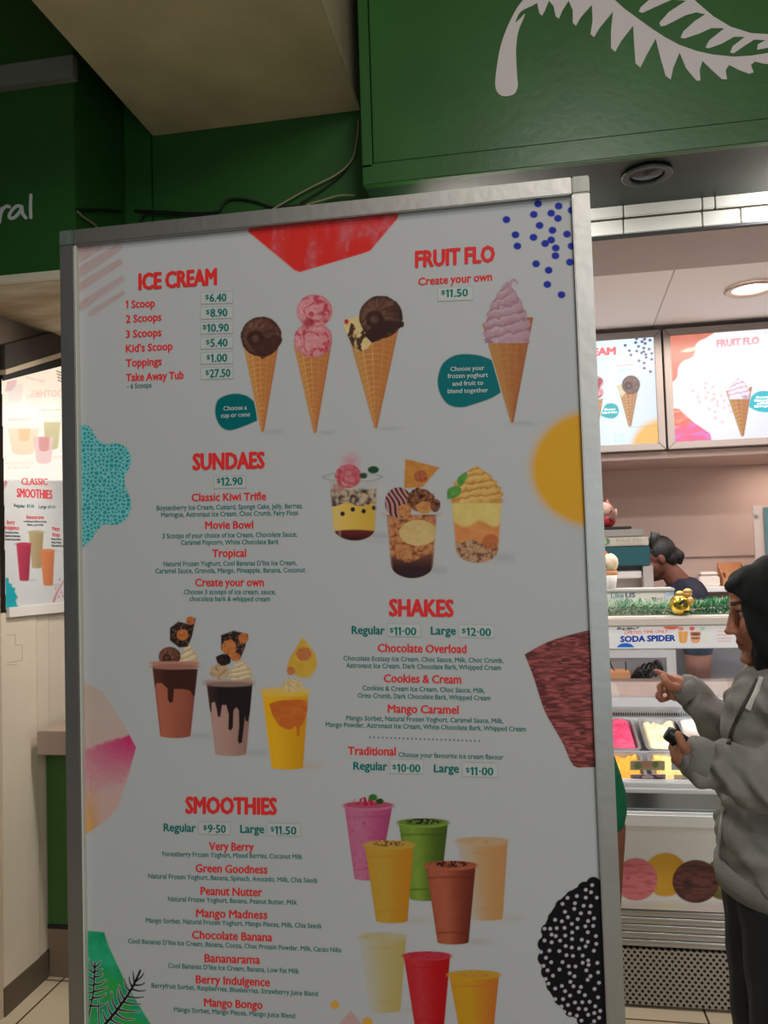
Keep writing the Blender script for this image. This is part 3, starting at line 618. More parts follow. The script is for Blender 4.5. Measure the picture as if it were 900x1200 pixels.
art(c, 'black_dotted_disc')
c = Cv(384, 1166, 440, 1206, .7)
c.put(c.ell(392.5, 1177.5, 5, 5), (212, 160, 60)); c.put(c.ell(430.5, 1198, 6, 6), (206, 158, 60)); c.put(c.poly([(393, 1206), (411, 1184), (424, 1200), (424, 1206)]), (178, 146, 140)); art(c, 'orange_dot_pattern')
# ---- ice cream cones
def soft_shadow(c, cx, cy, rx, ry, k=.35, col=(96, 98, 94)):
    r = np.hypot((c.X-cx)/rx, (c.Y-cy)/ry); c.put(np.clip(1-r, 0, 1)**1.3*k, col)
def cone(c, L, R_, T, hi=(214, 158, 92), lo=(150, 92, 46), sag=5, grid=(6, 17)):
    (lx, ly), (rx, ry), (tx_, ty) = L, R_, T
    X, Y = c.X, c.Y; hh = ty-(ly+ry)/2
    k = np.clip((ty-Y)/hh, .02, 1.4); cx = tx_+((lx+rx)/2-tx_)*k; hw = (rx-lx)/2*k
    u = (X-cx)/np.maximum(hw, .5); v = (Y-(ly+ry)/2)/hh
    ang = np.arcsin(np.clip(u, -.999, .999))/math.pi+.5
    g1 = np.abs(np.modf(ang*grid[0]+.2+10)[0]-.5)*2; g2 = np.abs(np.modf((v+.045*(1-u*u))*grid[1]+10)[0]-.5)*2
    ridge = np.maximum(np.clip((g1-.72)*5, 0, 1), np.clip((g2-.72)*5, 0, 1))
    col = mixc((176, 114, 60), hi, ridge); nn = fbm(X, Y, 5, 3)
    col = mixc(col, lo, np.clip(.9*(u*.5+.25)+.5*(nn-.5), 0, .85)); col = mixc(col, (120, 70, 34), np.clip((np.abs(u)-.82)*2.4, 0, .5))
    col = mixc(col, (206, 160, 84), np.clip((-.35-u)*.9, 0, .5))
    P = [(lx, ly)]+[(lx+(rx-lx)*t, ly+(ry-ly)*t+sag*math.sin(math.pi*t)) for t in (.2, .4, .6, .8)]+[(rx, ry), (tx_+1.8, ty-1.5), (tx_, ty), (tx_-1.8, ty-1.5)]
    c.put(c.poly(P), col); return u, v
def choc_scoop(c, cx, cy, rx, ry, seed=1, hi=(120, 84, 66), lo=(42, 26, 22)):
    X, Y = c.X, c.Y; dx, dy = (X-cx)/rx, (Y-cy)/ry; r = np.hypot(dx, dy); th = np.arctan2(dy+.15, dx+.3)
    rid = vnoise(th*9+2*vnoise(X, Y, 8, seed), r*3, 1, seed); n2 = fbm(X, Y, 4, seed+3)
    col = mixc(lo, hi, np.clip(.18+.55*rid*n2*1.6-.25*(dx+dy)*.5, 0, 1)); q_ = np.hypot(dx+.28, dy-.1)
    col = mixc(col, (30, 18, 16), np.clip(1-np.abs(q_-.3)*6, 0, .65)); col = mixc(col, (34, 20, 18), np.clip((r-.8)*3, 0, .6))
    c.put(c.aa((r+.05*(n2-.5)-1)*min(rx, ry)), col)
def pink_scoop(c, cx, cy, rx, ry, seed=1, base=(206, 132, 134)):
    X, Y = c.X, c.Y; dx, dy = (X-cx)/rx, (Y-cy)/ry; r = np.hypot(dx, dy); n1 = fbm(X, Y, 9, seed); n2 = fbm(X, Y, 3.5, seed+4)
    col = mixc(base, (222, 168, 166), np.clip(n2*1.3-.4-.3*dx, 0, 1)); q_ = np.hypot(dx-.1, dy-.1)+.7*(fbm(X, Y, 11, seed+9)-.5)
    col = mixc(col, (168, 34, 48), np.clip(1-np.abs(q_-.55-.25*(n1-.5))*9, 0, 1)*np.clip((n2-.3)*3, 0, .9)); col = mixc(col, (150, 28, 44), np.clip((n1-.62)*6, 0, .7))
    col = mixc(col, (176, 96, 100), np.clip((r-.82)*3, 0, .5)); c.put(c.aa((r+.06*(n2-.5)-1)*min(rx, ry)), col)
c = Cv(278, 364, 336, 512, .7, (138, 142, 139)); zz = z(270, 330, 6.316)
soft_shadow(c, 320, 506, 24, 4)
cone(c, (285.5, 406), (326.5, 404), (307.6, 506.5)); choc_scoop(c, 306.2, 394.5, 24, 23.5, 2)
c.put(c.poly(zz([(150, 480), (190, 530), (235, 575), (290, 545), (330, 490), (375, 460), (388, 425), (330, 400), (200, 440)]))*.9, (52, 32, 27)); art(c, 'cone_picture', 'cone with one chocolate scoop')
c = Cv(340, 342, 394, 512, .7, (140, 144, 141)); soft_shadow(c, 384, 507, 18, 4)
cone(c, (344, 404), (388.5, 404), (369, 508)); pink_scoop(c, 367, 398, 22.5, 21, 5); pink_scoop(c, 368.5, 364.5, 21, 19.5, 2)
c.put(c.ell(362, 378, 7, 5, 3)*.8, (120, 20, 34)); art(c, 'cone_picture', 'cone with two pink scoops')
c = Cv(400, 340, 478, 508, .7, (142, 145, 142)); soft_shadow(c, 456, 502, 24, 4); zz = z(390, 320, 3.6)
cone(c, (410.5, 401), (467, 386), (440.3, 502.5), sag=3)
n1 = fbm(c.X, c.Y, 5, 8); n2 = fbm(c.X, c.Y, 9, 4)
c.put(c.poly(zz(sp([(48, 200), (60, 190), (85, 192), (105, 180), (130, 190), (165, 280), (140, 320), (100, 330), (80, 300), (65, 270), (48, 235)], 3))), mixc(mixc((206, 182, 110), (222, 206, 150), n1), (52, 30, 24), np.clip((n2-.58)*9, 0, .95))); c.put(c.ell(406, 377, 2.5, 3), (170, 40, 40))
choc_scoop(c, 446.3, 371.5, 25.6, 25, 6); c.put(c.poly(zz([(130, 260), (165, 295), (200, 282), (240, 250), (300, 225), (300, 205), (230, 200), (160, 230)])), (44, 27, 23)); art(c, 'cone_picture', 'cone with chocolate and caramel scoops')
def swirl(c, cx, yt, yb, hw, base, shade, hi, tip=None, seed=3, turns=6):
    X, Y = c.X, c.Y; v = np.clip((Y-yt)/(yb-yt), 0, 1); w_ = hw*np.sin(np.clip(v*1.12, 0, 1)*math.pi/2)**.85
    u = (X-cx)/np.maximum(w_, 1); ph = v*turns+.55*u+.7*fbm(X, Y, 9, seed)+.25*vnoise(X, Y, 3, seed+2); t = np.modf(ph+10)[0]
    col = mixc(base, shade, np.clip((t-.62)*3.2, 0, 1)); col = mixc(col, hi, np.clip(1-np.abs(t-.25)*5, 0, .8)*np.clip(.8-u*.5, 0, 1)); col = mixc(col, shade, np.clip(np.abs(u)-.72, 0, .5)*1.4)
    c.put(c.aa((np.abs(u)-1-.06*np.sin(ph*6.28))*w_)*(Y > yt)*(Y < yb+4), col)
c = Cv(556, 322, 632, 504, .7, (152, 154, 150)); zz = z(390, 320, 3.6); soft_shadow(c, 612, 496, 24, 4)
cone(c, (565, 379.5), (625, 372), (600, 496), hi=(196, 136, 76), lo=(120, 66, 34), sag=-3)
swirl(c, 594, 330, 398, 27, (184, 150, 156), (128, 92, 100), (208, 182, 186)); c.put(c.line(zz(sp([(745, 75), (748, 45), (765, 28), (780, 45)], 4)), 2.6, 1), (176, 140, 148)); art(c, 'cone_picture', 'cone with a mauve swirl')
# ---- cups
def cupf(c, tl, tr, yt, bl, br, yb, ryt=4, ryb=3):
    k = np.clip((c.Y-yt)/(yb-yt), -.3, 1.2); cx = (tl+tr)/2+((bl+br)/2-(tl+tr)/2)*k; hw = (tr-tl)/2+((br-bl)/2-(tr-tl)/2)*k
    u = (c.X-cx)/hw; un = np.clip(u, -1, 1); top = yt+ryt*np.sqrt(1-un*un)*0; bot = yb+ryb*(np.sqrt(1-un*un)-1)
    m_ = np.minimum(np.minimum(c.aa((np.abs(u)-1)*hw), c.aa(c.Y-bot)), c.aa(top-c.Y)); return m_, u, (c.Y-yt)/(yb-yt)
def smoothie(c, tl, tr, yt, bl, br, yb, base, dark, light, top, speck=None, sp2=None, tops=None, pale=0):
    soft_shadow(c, br+12, yb-3, 26, 7, .3, mixc(np.array([110., 108, 100]), base, np.array(.25)))
    W_ = tr-tl; bi = W_*.03
    m_, u, v = cupf(c, tl+bi, tr-bi, yt, bl, br, yb); n1 = fbm(c.X, c.Y, 6, 4)
    col = mixc(base, light, np.clip(.55-.5*np.abs(u+.45)+.3*(n1-.5), 0, .7)); col = mixc(col, dark, np.clip(.15+u*.85, 0, .85)*.9+np.clip((np.abs(u)-.88)*2, 0, .3))
    for vv in (.17, .86): col = mixc(col, dark, np.clip(1-np.abs(v-vv+.012*(1-u*u))*60, 0, .35))
    if speck: col = mixc(col, speck, np.clip((vnoise(c.X, c.Y, 1.6, 7)-.8)*6, 0, .7))
    c.put(m_*(1-pale*np.clip(-.2-u, 0, 1)), col)
    c.put(c.ell((tl+tr)/2, yt+1.5, W_/2, 5.6)*(1-pale*.5), light if pale else mixc(light, base, np.array(.4)))
    n2 = fbm(c.X, c.Y, 3, 9); c.put(c.ell((tl+tr)/2, yt, W_/2-2, 4.2), mixc(top, dark, np.clip((n2-.5)*2, 0, .6)))
    if sp2 is not None: c.put(c.ell((tl+tr)/2+1, yt-.5, W_/2*.62, 3.6)*np.clip((vnoise(c.X, c.Y, 1.8, 3)-.42)*6, 0, 1), sp2)
zz = z(395, 920, 4.286); c = Cv(396, 924, 616, 1206, .7, (144, 144, 141)); SMT = {}
def sm_(i, label, *a, **k): c.begin(i); SMT[i] = label; smoothie(c, *a, **k)
sm_(1, 'pink berry smoothie with leaf', 401.5, 462, 943, 415.5, 444, 1032, (178, 84, 116), (126, 46, 80), (196, 126, 150), (160, 66, 86), speck=(104, 24, 50))
c.put(c.ell(431, 939, 17, 5)*np.clip((vnoise(c.X, c.Y, 2.6, 5)-.35)*5, 0, 1), (146, 22, 40)); c.put(c.ell(437, 934.5, 5, 4), (38, 86, 30)); c.put(c.ell(445, 939, 4.5, 3.4), (22, 58, 22))
sm_(2, 'green smoothie with seeds', 465, 527, 963, 481, 515, 1056, (74, 96, 28), (44, 58, 16), (112, 132, 52), (80, 96, 38), sp2=(24, 30, 18))
sm_(3, 'pale tan smoothie', 533, 597, 985, 553, 589, 1079, (190, 144, 92), (170, 122, 70), (182, 156, 122), (184, 152, 112), pale=.8)
sm_(4, 'yellow smoothie with chia', 425.5, 486.5, 989, 441, 477.5, 1082, (196, 142, 34), (182, 116, 26), (182, 150, 70), (190, 150, 70), sp2=(100, 62, 24))
sm_(5, 'brown chocolate smoothie', 497, 559.5, 1013, 513, 549, 1107, (122, 56, 36), (74, 26, 18), (146, 84, 60), (128, 66, 46), sp2=(34, 16, 14))
sm_(6, 'pale banana smoothie', 419, 478, 1097, 434, 469, 1187, (172, 156, 104), (150, 132, 76), (160, 152, 122), (160, 150, 116), pale=.9)
sm_(7, 'red berry smoothie', 471, 529.5, 1119, 487, 520, 1209, (176, 18, 24), (132, 12, 16), (176, 70, 74), (160, 44, 56))
sm_(8, 'orange mango smoothie', 524, 587, 1141, 543, 576, 1232, (206, 136, 32), (190, 102, 40), (190, 156, 28), (192, 146, 46))
for i, l_ in SMT.items(): art(c, 'cup_picture', l_, only=i)
# shakes
def clump(c, cx, cy, rx, ry, col, dark, seed=1, sc=4):
    n1 = fbm(c.X, c.Y, sc, seed); d1, d2, _ = cells(c.X, c.Y, sc, seed); r = np.hypot((c.X-cx)/rx, (c.Y-cy)/ry)
    c.put(c.aa((r+.35*(n1-.5)-1)*min(rx, ry)), mixc(dark, col, np.clip(1.2-1.3*d1+1.1*(fbm(c.X, c.Y, sc*.6, seed+5)-.5), 0, 1)))
def bark(c, P, seed):
    d1, d2, i_ = cells(c.X, c.Y, 5, seed); n1 = vnoise(c.X, c.Y, 2, seed)
    c.put(c.poly(P), mixc((34, 24, 20), (84, 66, 50), np.clip((n1-.55)*3, 0, 1)))
def cream(c, cx, cy, rx, ry): swirl(c, cx, cy-ry, cy+ry, rx, (206, 188, 146), (150, 130, 92), (224, 212, 178), turns=4)
zz = z(160, 715, 4.09); WR = (136, 140, 137)
c = Cv(172, 720, 252, 870, .7, WR); soft_shadow(c, 236, 862, 26, 6)
m_, u, v = cupf(c, 178.5, 232, 780, 188, 223, 865); n1 = fbm(c.X, c.Y, 8, 3)
col = mixc((134, 78, 58), (104, 56, 42), np.clip(u*.5+.4, 0, 1)); col = mixc(col, (90, 46, 34), np.clip((np.abs(u)-.85)*3, 0, .5)); c.put(m_, col)
sauce = np.maximum(c.poly(zz([(70, 275), (295, 275), (285, 400), (275, 415), (255, 385), (220, 378), (180, 378), (175, 440), (160, 445), (150, 430), (148, 375), (120, 350), (95, 350), (88, 375), (78, 330)])), 0)*m_; c.put(sauce, mixc((48, 26, 22), (80, 44, 34), np.clip(-u-.3, 0, .5)))
choc_scoop(c, 199, 770, 13, 12, 4, hi=(140, 92, 72)); cream(c, 221, 767, 11, 13); bark(c, zz([(160, 85), (200, 55), (245, 65), (285, 35), (265, 130), (245, 175), (205, 180), (160, 145)]), 3); clump(c, 214, 744, 6.5, 6.5, (196, 120, 62), (120, 66, 34), 5); clump(c, 223, 727, 5, 5, (190, 110, 58), (110, 60, 30), 6)
c.put(c.ell(205, 777.5, 29, 4.8)*np.clip((c.Y-774)/2, 0, 1), (150, 104, 88)); c.put(c.ell(205, 781.5, 28, 3.2), (122, 84, 72)); art(c, 'cup_picture', 'chocolate shake with bark')
c = Cv(234, 736, 318, 892, .7, WR); soft_shadow(c, 302, 882, 26, 6)
m_, u, v = cupf(c, 242, 296, 800, 252.5, 288.5, 886); col = mixc((140, 112, 100), (108, 82, 72), np.clip(u*.5+.35, 0, 1)); c.put(m_, col)
sauce = np.minimum(c.poly(zz([(325, 350), (565, 350), (545, 480), (535, 535), (522, 530), (520, 510), (510, 600), (505, 635), (490, 640), (485, 620), (492, 560), (490, 480), (478, 465), (465, 480), (462, 560), (452, 578), (440, 570), (442, 500), (430, 455), (410, 455), (402, 510), (390, 512), (385, 480), (375, 440), (360, 445), (360, 490), (348, 480)])), m_); c.put(sauce, mixc((26, 20, 20), (60, 42, 36), np.clip(-u-.4, 0, .5)))
clump(c, 257, 787, 12, 9, (186, 162, 122), (96, 72, 52), 3); cream(c, 282, 784, 13.5, 11); bark(c, zz([(405, 120), (465, 98), (535, 115), (520, 180), (495, 240), (450, 215), (405, 190)]), 8); clump(c, 268.5, 759, 8.5, 9.5, (196, 124, 66), (120, 66, 34), 5); clump(c, 285, 748, 6, 6.5, (190, 116, 60), (110, 60, 30), 7); clump(c, 276, 770, 6, 5, (188, 112, 60), (110, 60, 30), 9); clump(c, 262, 773, 9, 7, (40, 30, 28), (14, 12, 12), 4)
c.put(c.ell(268, 799, 30, 5)*np.clip((c.Y-795)/3, 0, 1), (132, 110, 100)); c.put(c.ell(268.5, 802, 28, 3), (104, 84, 76)); art(c, 'cup_picture', 'cookies shake with dark drips')
c = Cv(296, 740, 380, 908, .7, WR); soft_shadow(c, 360, 897, 28, 7, .4, (180, 140, 70))
m_, u, v = cupf(c, 307, 361.5, 811, 318.5, 355, 902); n1 = fbm(c.X, c.Y, 9, 3); col = mixc((222, 170, 28), (190, 132, 18), np.clip(u*.5+.3, 0, 1)); col = mixc(col, (226, 186, 60), np.clip((.12-v)*6, 0, 1)); c.put(m_, col)
sauce = c.poly(zz(sp([(635, 450), (700, 432), (820, 440), (800, 540), (785, 555), (780, 600), (768, 600), (765, 555), (745, 570), (715, 570), (680, 550), (650, 500)], 3)))*m_; c.put(sauce, mixc((166, 78, 28), (204, 116, 44), fbm(c.X, c.Y*1.6, 9, 4)))
c.put(c.ell(334, 810.5, 30, 5.4)*.9, mixc((218, 172, 40), (206, 186, 110), n1)); clump(c, 343, 803, 12, 8, (210, 190, 136), (176, 152, 92), 4, 3)
c.put(c.poly(zz(sp([(795, 128), (850, 200), (865, 260), (840, 310), (800, 325), (740, 300), (720, 285), (735, 230), (765, 180), (795, 128)], 3))), mixc((208, 172, 64), (190, 150, 50), n1)); clump(c, 356, 766, 9, 8, (176, 112, 64), (140, 78, 40), 5, 3); clump(c, 341, 786, 5, 5, (176, 112, 60), (140, 78, 40), 6, 3); art(c, 'cup_picture', 'mango caramel shake')
# sundaes
zz = z(370, 530, 3.913); WR = (142, 145, 142)
def tumbler(c, tl, tr, yt, bl, br, yb, ry=15):
    m_, u, v = cupf(c, tl, tr, yt, bl, br, yb, ryb=ry); return m_, u, v
c = Cv(374, 526, 456, 642, .6, WR); soft_shadow(c, 444, 628, 28, 8)
m_, u, v = tumbler(c, 386, 442, 562, 392, 439.5, 633.5); n1 = fbm(c.X, c.Y, 5, 3); Yz = (c.Y-530)*3.913
col = mixc((176, 180, 174), (120, 116, 108), n1); c.put(m_*.9, col)
d1, d2, i_ = cells(c.X, c.Y, 8, 5); c.put(m_*np.clip((Yz-165)/10, 0, 1)*(Yz < 250), mixc((56, 42, 40), (178, 162, 128), np.clip(1.15-1.5*d1+1.5*(fbm(c.X, c.Y, 6, 21)-.55), 0, 1)))
c.put(m_*np.clip((Yz-238-8*np.sin(u*5))/5, 0, 1), mixc((204, 166, 60), (224, 190, 92), np.clip(.5-u*.6, 0, 1))); c.put(m_*np.clip((Yz-352-6*u*u)/6, 0, 1), mixc((84, 30, 30), (46, 16, 18), np.clip((Yz-360)/40, 0, 1)))
for a, b in ((123, 282), (170, 262), (220, 270), (268, 255)): c.put(c.ell(370+a/3.913, 530+b/3.913, 2.7, 2.7), (28, 26, 34))
pink_scoop(c, 408, 558, 15.5, 14, 3, (190, 92, 96)); n3 = fbm(c.X, c.Y, 6, 12); c.put(np.clip(1-np.hypot((c.X-411)/15, (c.Y-541)/14), 0, 1)*n3*1.3*.8, (206, 90, 120))
c.put(c.ell(397, 571, 7, 5)*.6, (150, 60, 60)); c.put(c.ell(437.5, 550.5, 6.5, 4.3), (28, 56, 32)); c.put(c.ell(426, 557.5, 4.5, 3.4), (34, 56, 36))
c.put(np.clip(1-np.abs(np.hypot((c.X-413)/33.5, (c.Y-559)/5.5)-1)*9, 0, 1)*.55, (90, 96, 92)); c.put(m_*np.clip((np.abs(u)-.9)*6, 0, .45), (150, 146, 138)); c.put(m_*np.clip(1-np.abs(u+.72)*14, 0, .3), (170, 166, 150)); art(c, 'cup_picture', 'layered trifle cup with mint')
c = Cv(444, 534, 524, 686, .6, WR); soft_shadow(c, 512, 668, 30, 8)
m_, u, v = tumbler(c, 453, 512, 603, 459.5, 506.5, 677.5); n1 = fbm(c.X, c.Y, 5, 3); Yz = (c.Y-530)*3.913; d1, d2, i_ = cells(c.X, c.Y, 7, 9)
c.put(m_, mixc((96, 50, 30), (196, 138, 84), np.clip(1.15-1.35*d1+1.3*(fbm(c.X, c.Y, 3, 15)-.5), 0, 1)))
c.put(c.ell(490, 624.5, 22, 15)*m_, mixc((216, 194, 130), (196, 164, 96), n1)); c.put(m_*np.clip((Yz-472-22*np.sin(u*2.5+2)-20*(n1-.5))/14, 0, 1), mixc((84, 48, 36), (40, 24, 24), np.clip((Yz-480)/50, 0, 1)))
X, Y = c.X, c.Y; st_ = np.abs(np.modf((X*.9-Y*.35)/5.2+.3*np.sin(Y/5)+20)[0]-.5)*2
c.put(c.ell(467, 589, 16, 18), mixc((166, 116, 110), (38, 24, 24), np.clip((st_-.45)*4, 0, 1))); clump(c, 493, 586, 16, 14, (120, 76, 44), (40, 24, 20), 7, 5); clump(c, 474, 598, 9, 7, (200, 142, 80), (130, 78, 40), 3, 5); clump(c, 497, 595, 9, 7, (200, 142, 76), (130, 78, 40), 4, 5); clump(c, 510, 592, 6, 8, (110, 66, 42), (50, 30, 24), 5, 5)
c.put(c.poly(zz([(410, 32), (435, 35), (470, 45), (568, 70), (545, 95), (490, 160), (405, 165)])), mixc((204, 144, 64), (182, 116, 48), n1)); clump(c, 493, 558, 8, 7, (150, 84, 52), (110, 56, 34), 8, 4)
c.put(np.clip(1-np.abs(np.hypot((X-482)/33.5, (Y-602)/5.5)-1)*9, 0, 1)*.6*(Y > 600), (190, 150, 120)); c.put(m_*np.clip((np.abs(u)-.9)*6, 0, .4), (160, 140, 122)); art(c, 'cup_picture', 'popcorn sundae cup with wafer')
c = Cv(518, 542, 604, 664, .6, WR); soft_shadow(c, 590, 653, 30, 8)
m_, u, v = tumbler(c, 528.5, 588, 585, 536, 583, 659.5); n1 = fbm(c.X, c.Y, 5, 3); Yz = (c.Y-530)*3.913; d1, d2, i_ = cells(c.X, c.Y, 5, 2)
c.put(m_, mixc((206, 182, 92), (220, 200, 120), n1)); wv = 320-14*np.sin(u*5+1); c.put(m_*np.clip((Yz-wv)/16, 0, 1), mixc((196, 112, 54), (216, 154, 88), fbm(c.X, c.Y, 10, 6)))
c.put(m_*np.clip((Yz-405-8*np.sin(u*6))/6, 0, 1), mixc((84, 54, 38), (180, 144, 106), np.clip(1.15-1.35*d1+1.2*(fbm(c.X, c.Y, 3, 15)-.5), 0, 1))); c.put(c.ell(575, 635, 10, 9)*m_*.8, (150, 78, 40))
swirl(c, 558, 546, 586, 31, (208, 166, 84), (162, 110, 44), (222, 190, 116), turns=5, seed=8)
for P in ([(603, 215), (605, 170), (640, 155), (665, 165), (660, 195), (630, 212)], [(655, 160), (650, 120), (690, 90), (692, 120), (672, 150)]): c.put(c.poly(zz(sp(P+[P[0]], 3))), mixc((44, 92, 34), (82, 132, 58), n1))
c.put(m_*np.clip((np.abs(u)-.9)*6, 0, .35), (176, 156, 120)); c.put(np.clip(1-np.abs(np.hypot((c.X-558)/32, (c.Y-585)/5)-1)*9, 0, 1)*.5*(c.Y > 584), (170, 150, 104)); art(c, 'cup_picture', 'yellow tropical sundae with mint')
# ================================================================ shop: lit menus
def P1(px, py, Y): return aY(np.array([float(px)]), np.array([float(py)]), Y)[0]
YB = 4.05
M_lit = attrmat('backlit_menu_and_reflection', .3, emit=1.0)
M_bfr = mat('menu_frame', (142, 132, 126), .45, .3)
LB = lambda off: (lambda px, py: aY(np.asarray(px, float), np.asarray(py, float), YB+.012-off))
def lit_txt(name, t, x0, y0, x1, y1, cap, rgb, par, bold=.02, e=1.0):
    return txt(name, t, x0, y0, x1, y1, cap, mat('lit_%d_%d_%d' % rgb, rgb, .5, emit=e), bold, LB(.0015), par)
def lightbox(name, label, pxl, pxr, Zt, Zb):
    xl, xr = pxl, pxr; b_ = thing(name, ((xl+xr)/2, YB+.03, Zb), label, 'menu sign', 'lit menus')
    fw = .034
    m = MB()
    def mit(a, b, c_, d_): m.hexa([(p[0], YB, p[1]) for p in (a, b, c_, d_)], [(p[0], YB+.06, p[1]) for p in (a, b, c_, d_)])
    o1 = [(xl, Zb), (xr, Zb), (xr, Zt), (xl, Zt)]; i1 = [(xl+fw, Zb+fw), (xr-fw, Zb+fw), (xr-fw, Zt-fw), (xl+fw, Zt-fw)]
    for k in range(4):
        m = MB(); a, b, c_, d_ = o1[k], o1[(k+1) % 4], i1[(k+1) % 4], i1[k]
        # small mitre gap
        e = .0012; t = np.array(b)-np.array(a); t = t/np.linalg.norm(t)*e
        mit(tuple(np.array(a)+t), tuple(np.array(b)-t), tuple(np.array(c_)-t), tuple(np.array(d_)+t)); m.build('frame_member', M_bfr, b_, .002)
    bx('backing', M_black, xl+.004, xr-.004, YB+.013, YB+.058, Zb+.004, Zt-.004, b_)
    return b_, (xl+fw, xr-fw, Zb+fw, Zt-fw)
zt_, zb_ = P1(800, 384, YB)[2], P1(800, 525.5, YB)[2]
xm = P1(779, 455, YB)[0]
def canvas_of(bounds, st, x0, y0, x1, y1):
    c = Cv(x0, y0, x1, y1, st, raw=True); c.C[:] = lin((250, 252, 255)); return c
def build_lit(c, par, bo):
    def fn(px, py):
        v = LB(0)(px, py); v[:, 0] = np.clip(v[:, 0], bo[0], bo[1]); v[:, 2] = np.clip(v[:, 2], bo[2], bo[3]); return v
    return c.build('lit_panel', M_lit, par, fn, full=True)
b1, bo = lightbox('lit_menu_box', 'lit menu box with blue dots and ice cream cones, partly behind the board', .0, xm-.006, zt_, zb_)
c = canvas_of(bo, .8, 570, 380, 778, 545)
tint = np.clip((745-c.X)/60, 0, 1); c.C[:] = mixc(lin((214, 226, 240)), lin((240, 253, 255)), np.clip(1-np.abs(c.X-722)/60+.25*(450-c.Y)/60, 0, 1))
zz = z(690, 380, 7.5)
for a, b in ((420, 127), (490, 130), (538, 140), (320, 185), (412, 161), (468, 153), (495, 169), (437, 195), (483, 209), (530, 219), (357, 232), (421, 236), (483, 241), (463, 252), (370, 270), (501, 266), (553, 256), (504, 291), (441, 321), (553, 308), (486, 340), (488, 386), (542, 416)):
    x, y = zz([(a, b)])[0]; c.put(c.ell(x, y, 1.8, 1.6), (28, 72, 134))
c.put(np.clip(1.3-np.hypot((c.X-775)/30, (c.Y-529)/32), 0, .25)*4, (244, 186, 92))
cone(c, (726, 461), (748, 456), (738, 500.5), hi=(226, 176, 122), lo=(180, 128, 80), sag=1, grid=(5, 12))
c.put(c.poly(zz([(240, 540), (300, 520), (330, 590), (290, 640), (265, 600)])), (226, 214, 176)); choc_scoop(c, 739.5, 451, 10.6, 11, 3, hi=(164, 124, 112), lo=(96, 66, 62))
cone(c, (692, 467), (706.5, 467), (699, 505), hi=(226, 176, 122), lo=(190, 136, 86), sag=1, grid=(5, 12)); pink_scoop(c, 699, 460, 8.5, 7, 3, (238, 176, 176)); pink_scoop(c, 699, 448, 8, 7, 3, (238, 176, 176))
c.put(c.poly(zz(sp([(105, 800), (125, 750), (150, 705), (200, 693), (245, 710), (265, 755), (250, 805), (210, 828), (150, 822), (105, 800)], 3))), (28, 176, 186))
c.put(c.aa(np.abs(c.Y-500.6+.06*(c.X-740))-.4)*(c.X > 738)*(c.X < 768)*.5, (150, 160, 170))
build_lit(c, b1, bo)
lit_txt('heading', 'ICE CREAM', 650, 419.5, 722, 415.6, 9, (228, 96, 104), b1, .1); lit_txt('menu_text', '3 Scoops', 722.5, 430, 741.8, 428.5, 3.4, (226, 120, 130), b1)
lit_txt('menu_text', '$10.90', 726, 436.2, 739, 435, 3.6, (120, 200, 200), b1); lit_txt('bubble_text', 'Choose a', 708, 481.2, 721, 480.6, 2.4, (245, 250, 250), b1); lit_txt('bubble_text', 'cup or cone', 706.5, 484.8, 723, 484, 2.4, (245, 250, 250), b1)
for t, y in (('$5.40', 512.5), ('$1.00', 519), ('$27.50', 525.5)): lit_txt('menu_text', t, 720, y, 732, y-.6, 4, (120, 176, 180), b1)
lit_txt('menu_text', '- 6 Scoops', 697, 526.4, 713.5, 525.6, 2.6, (90, 130, 140), b1)
b2, bo = lightbox('lit_menu_box', 'lit menu box headed FRUIT FLO with pink swirl cone', xm+.004, 2.0, zt_, zb_)
c = canvas_of(bo, .8, 778, 345, 1118, 540); zz = z(780, 370, 7.06)
c.C[:] = mixc(lin((232, 232, 244)), lin((255, 255, 255)), np.clip(1.3-np.hypot((c.X-850)/70, (c.Y-425)/90), 0, 1)); n1 = fbm(c.X, c.Y, 9, 3)
c.put(c.poly(zz(sp([(20, 120), (390, 120), (350, 175), (280, 210), (245, 250), (245, 300), (215, 345), (140, 380), (105, 430), (95, 505), (60, 545), (20, 560)], 4))), mixc((232, 140, 118), (222, 120, 100), n1)); c.put(c.poly(zz([(120, 298), (180, 268), (245, 258), (242, 290), (180, 302)])), (252, 224, 200))
n2 = fbm(c.X*.4+c.Y*.3, c.Y, 4, 8); col = mixc((244, 108, 84), (250, 168, 150), np.clip((n2-.5)*4, 0, 1)); col = mixc(col, mixc((240, 96, 138), (228, 120, 196), np.clip((n2-.45)*4, 0, 1)), np.clip((c.Y-501+(c.X-790)*.35)/2, 0, 1))
c.put(c.poly(zz([(20, 765), (110, 770), (230, 880), (370, 975), (392, 1085), (20, 1110)])), col)
for a, b in ((225, 622), (325, 597), (333, 560), (352, 634), (403, 650), (268, 673), (334, 678), (385, 697), (403, 685), (427, 712), (458, 660), (487, 703), (281, 713), (430, 741), (361, 772), (486, 762), (410, 793), (411, 846), (471, 880), (523, 744), (541, 794), (390, 590)):
    x, y = zz([(a, b)])[0]; c.put(c.ell(x, y, 1.9, 1.8)*.8, (240, 196, 196))
cone(c, (850.5, 458), (881.5, 453), (870, 512), hi=(220, 160, 92), lo=(184, 112, 58), sag=1, grid=(5, 12))
swirl(c, 866, 442, 464, 13, (244, 232, 242), (206, 160, 184), (252, 246, 252), turns=4)
c.put(c.poly(zz(sp([(690, 740), (710, 670), (760, 630), (830, 622), (900, 640), (960, 700), (930, 770), (850, 798), (760, 790), (690, 755)], 3))), (20, 190, 206))
build_lit(c, b2, bo)
lit_txt('heading', 'FRUIT FLO', 839.5, 407, 890, 403, 8.6, (224, 120, 132), b2, .085)
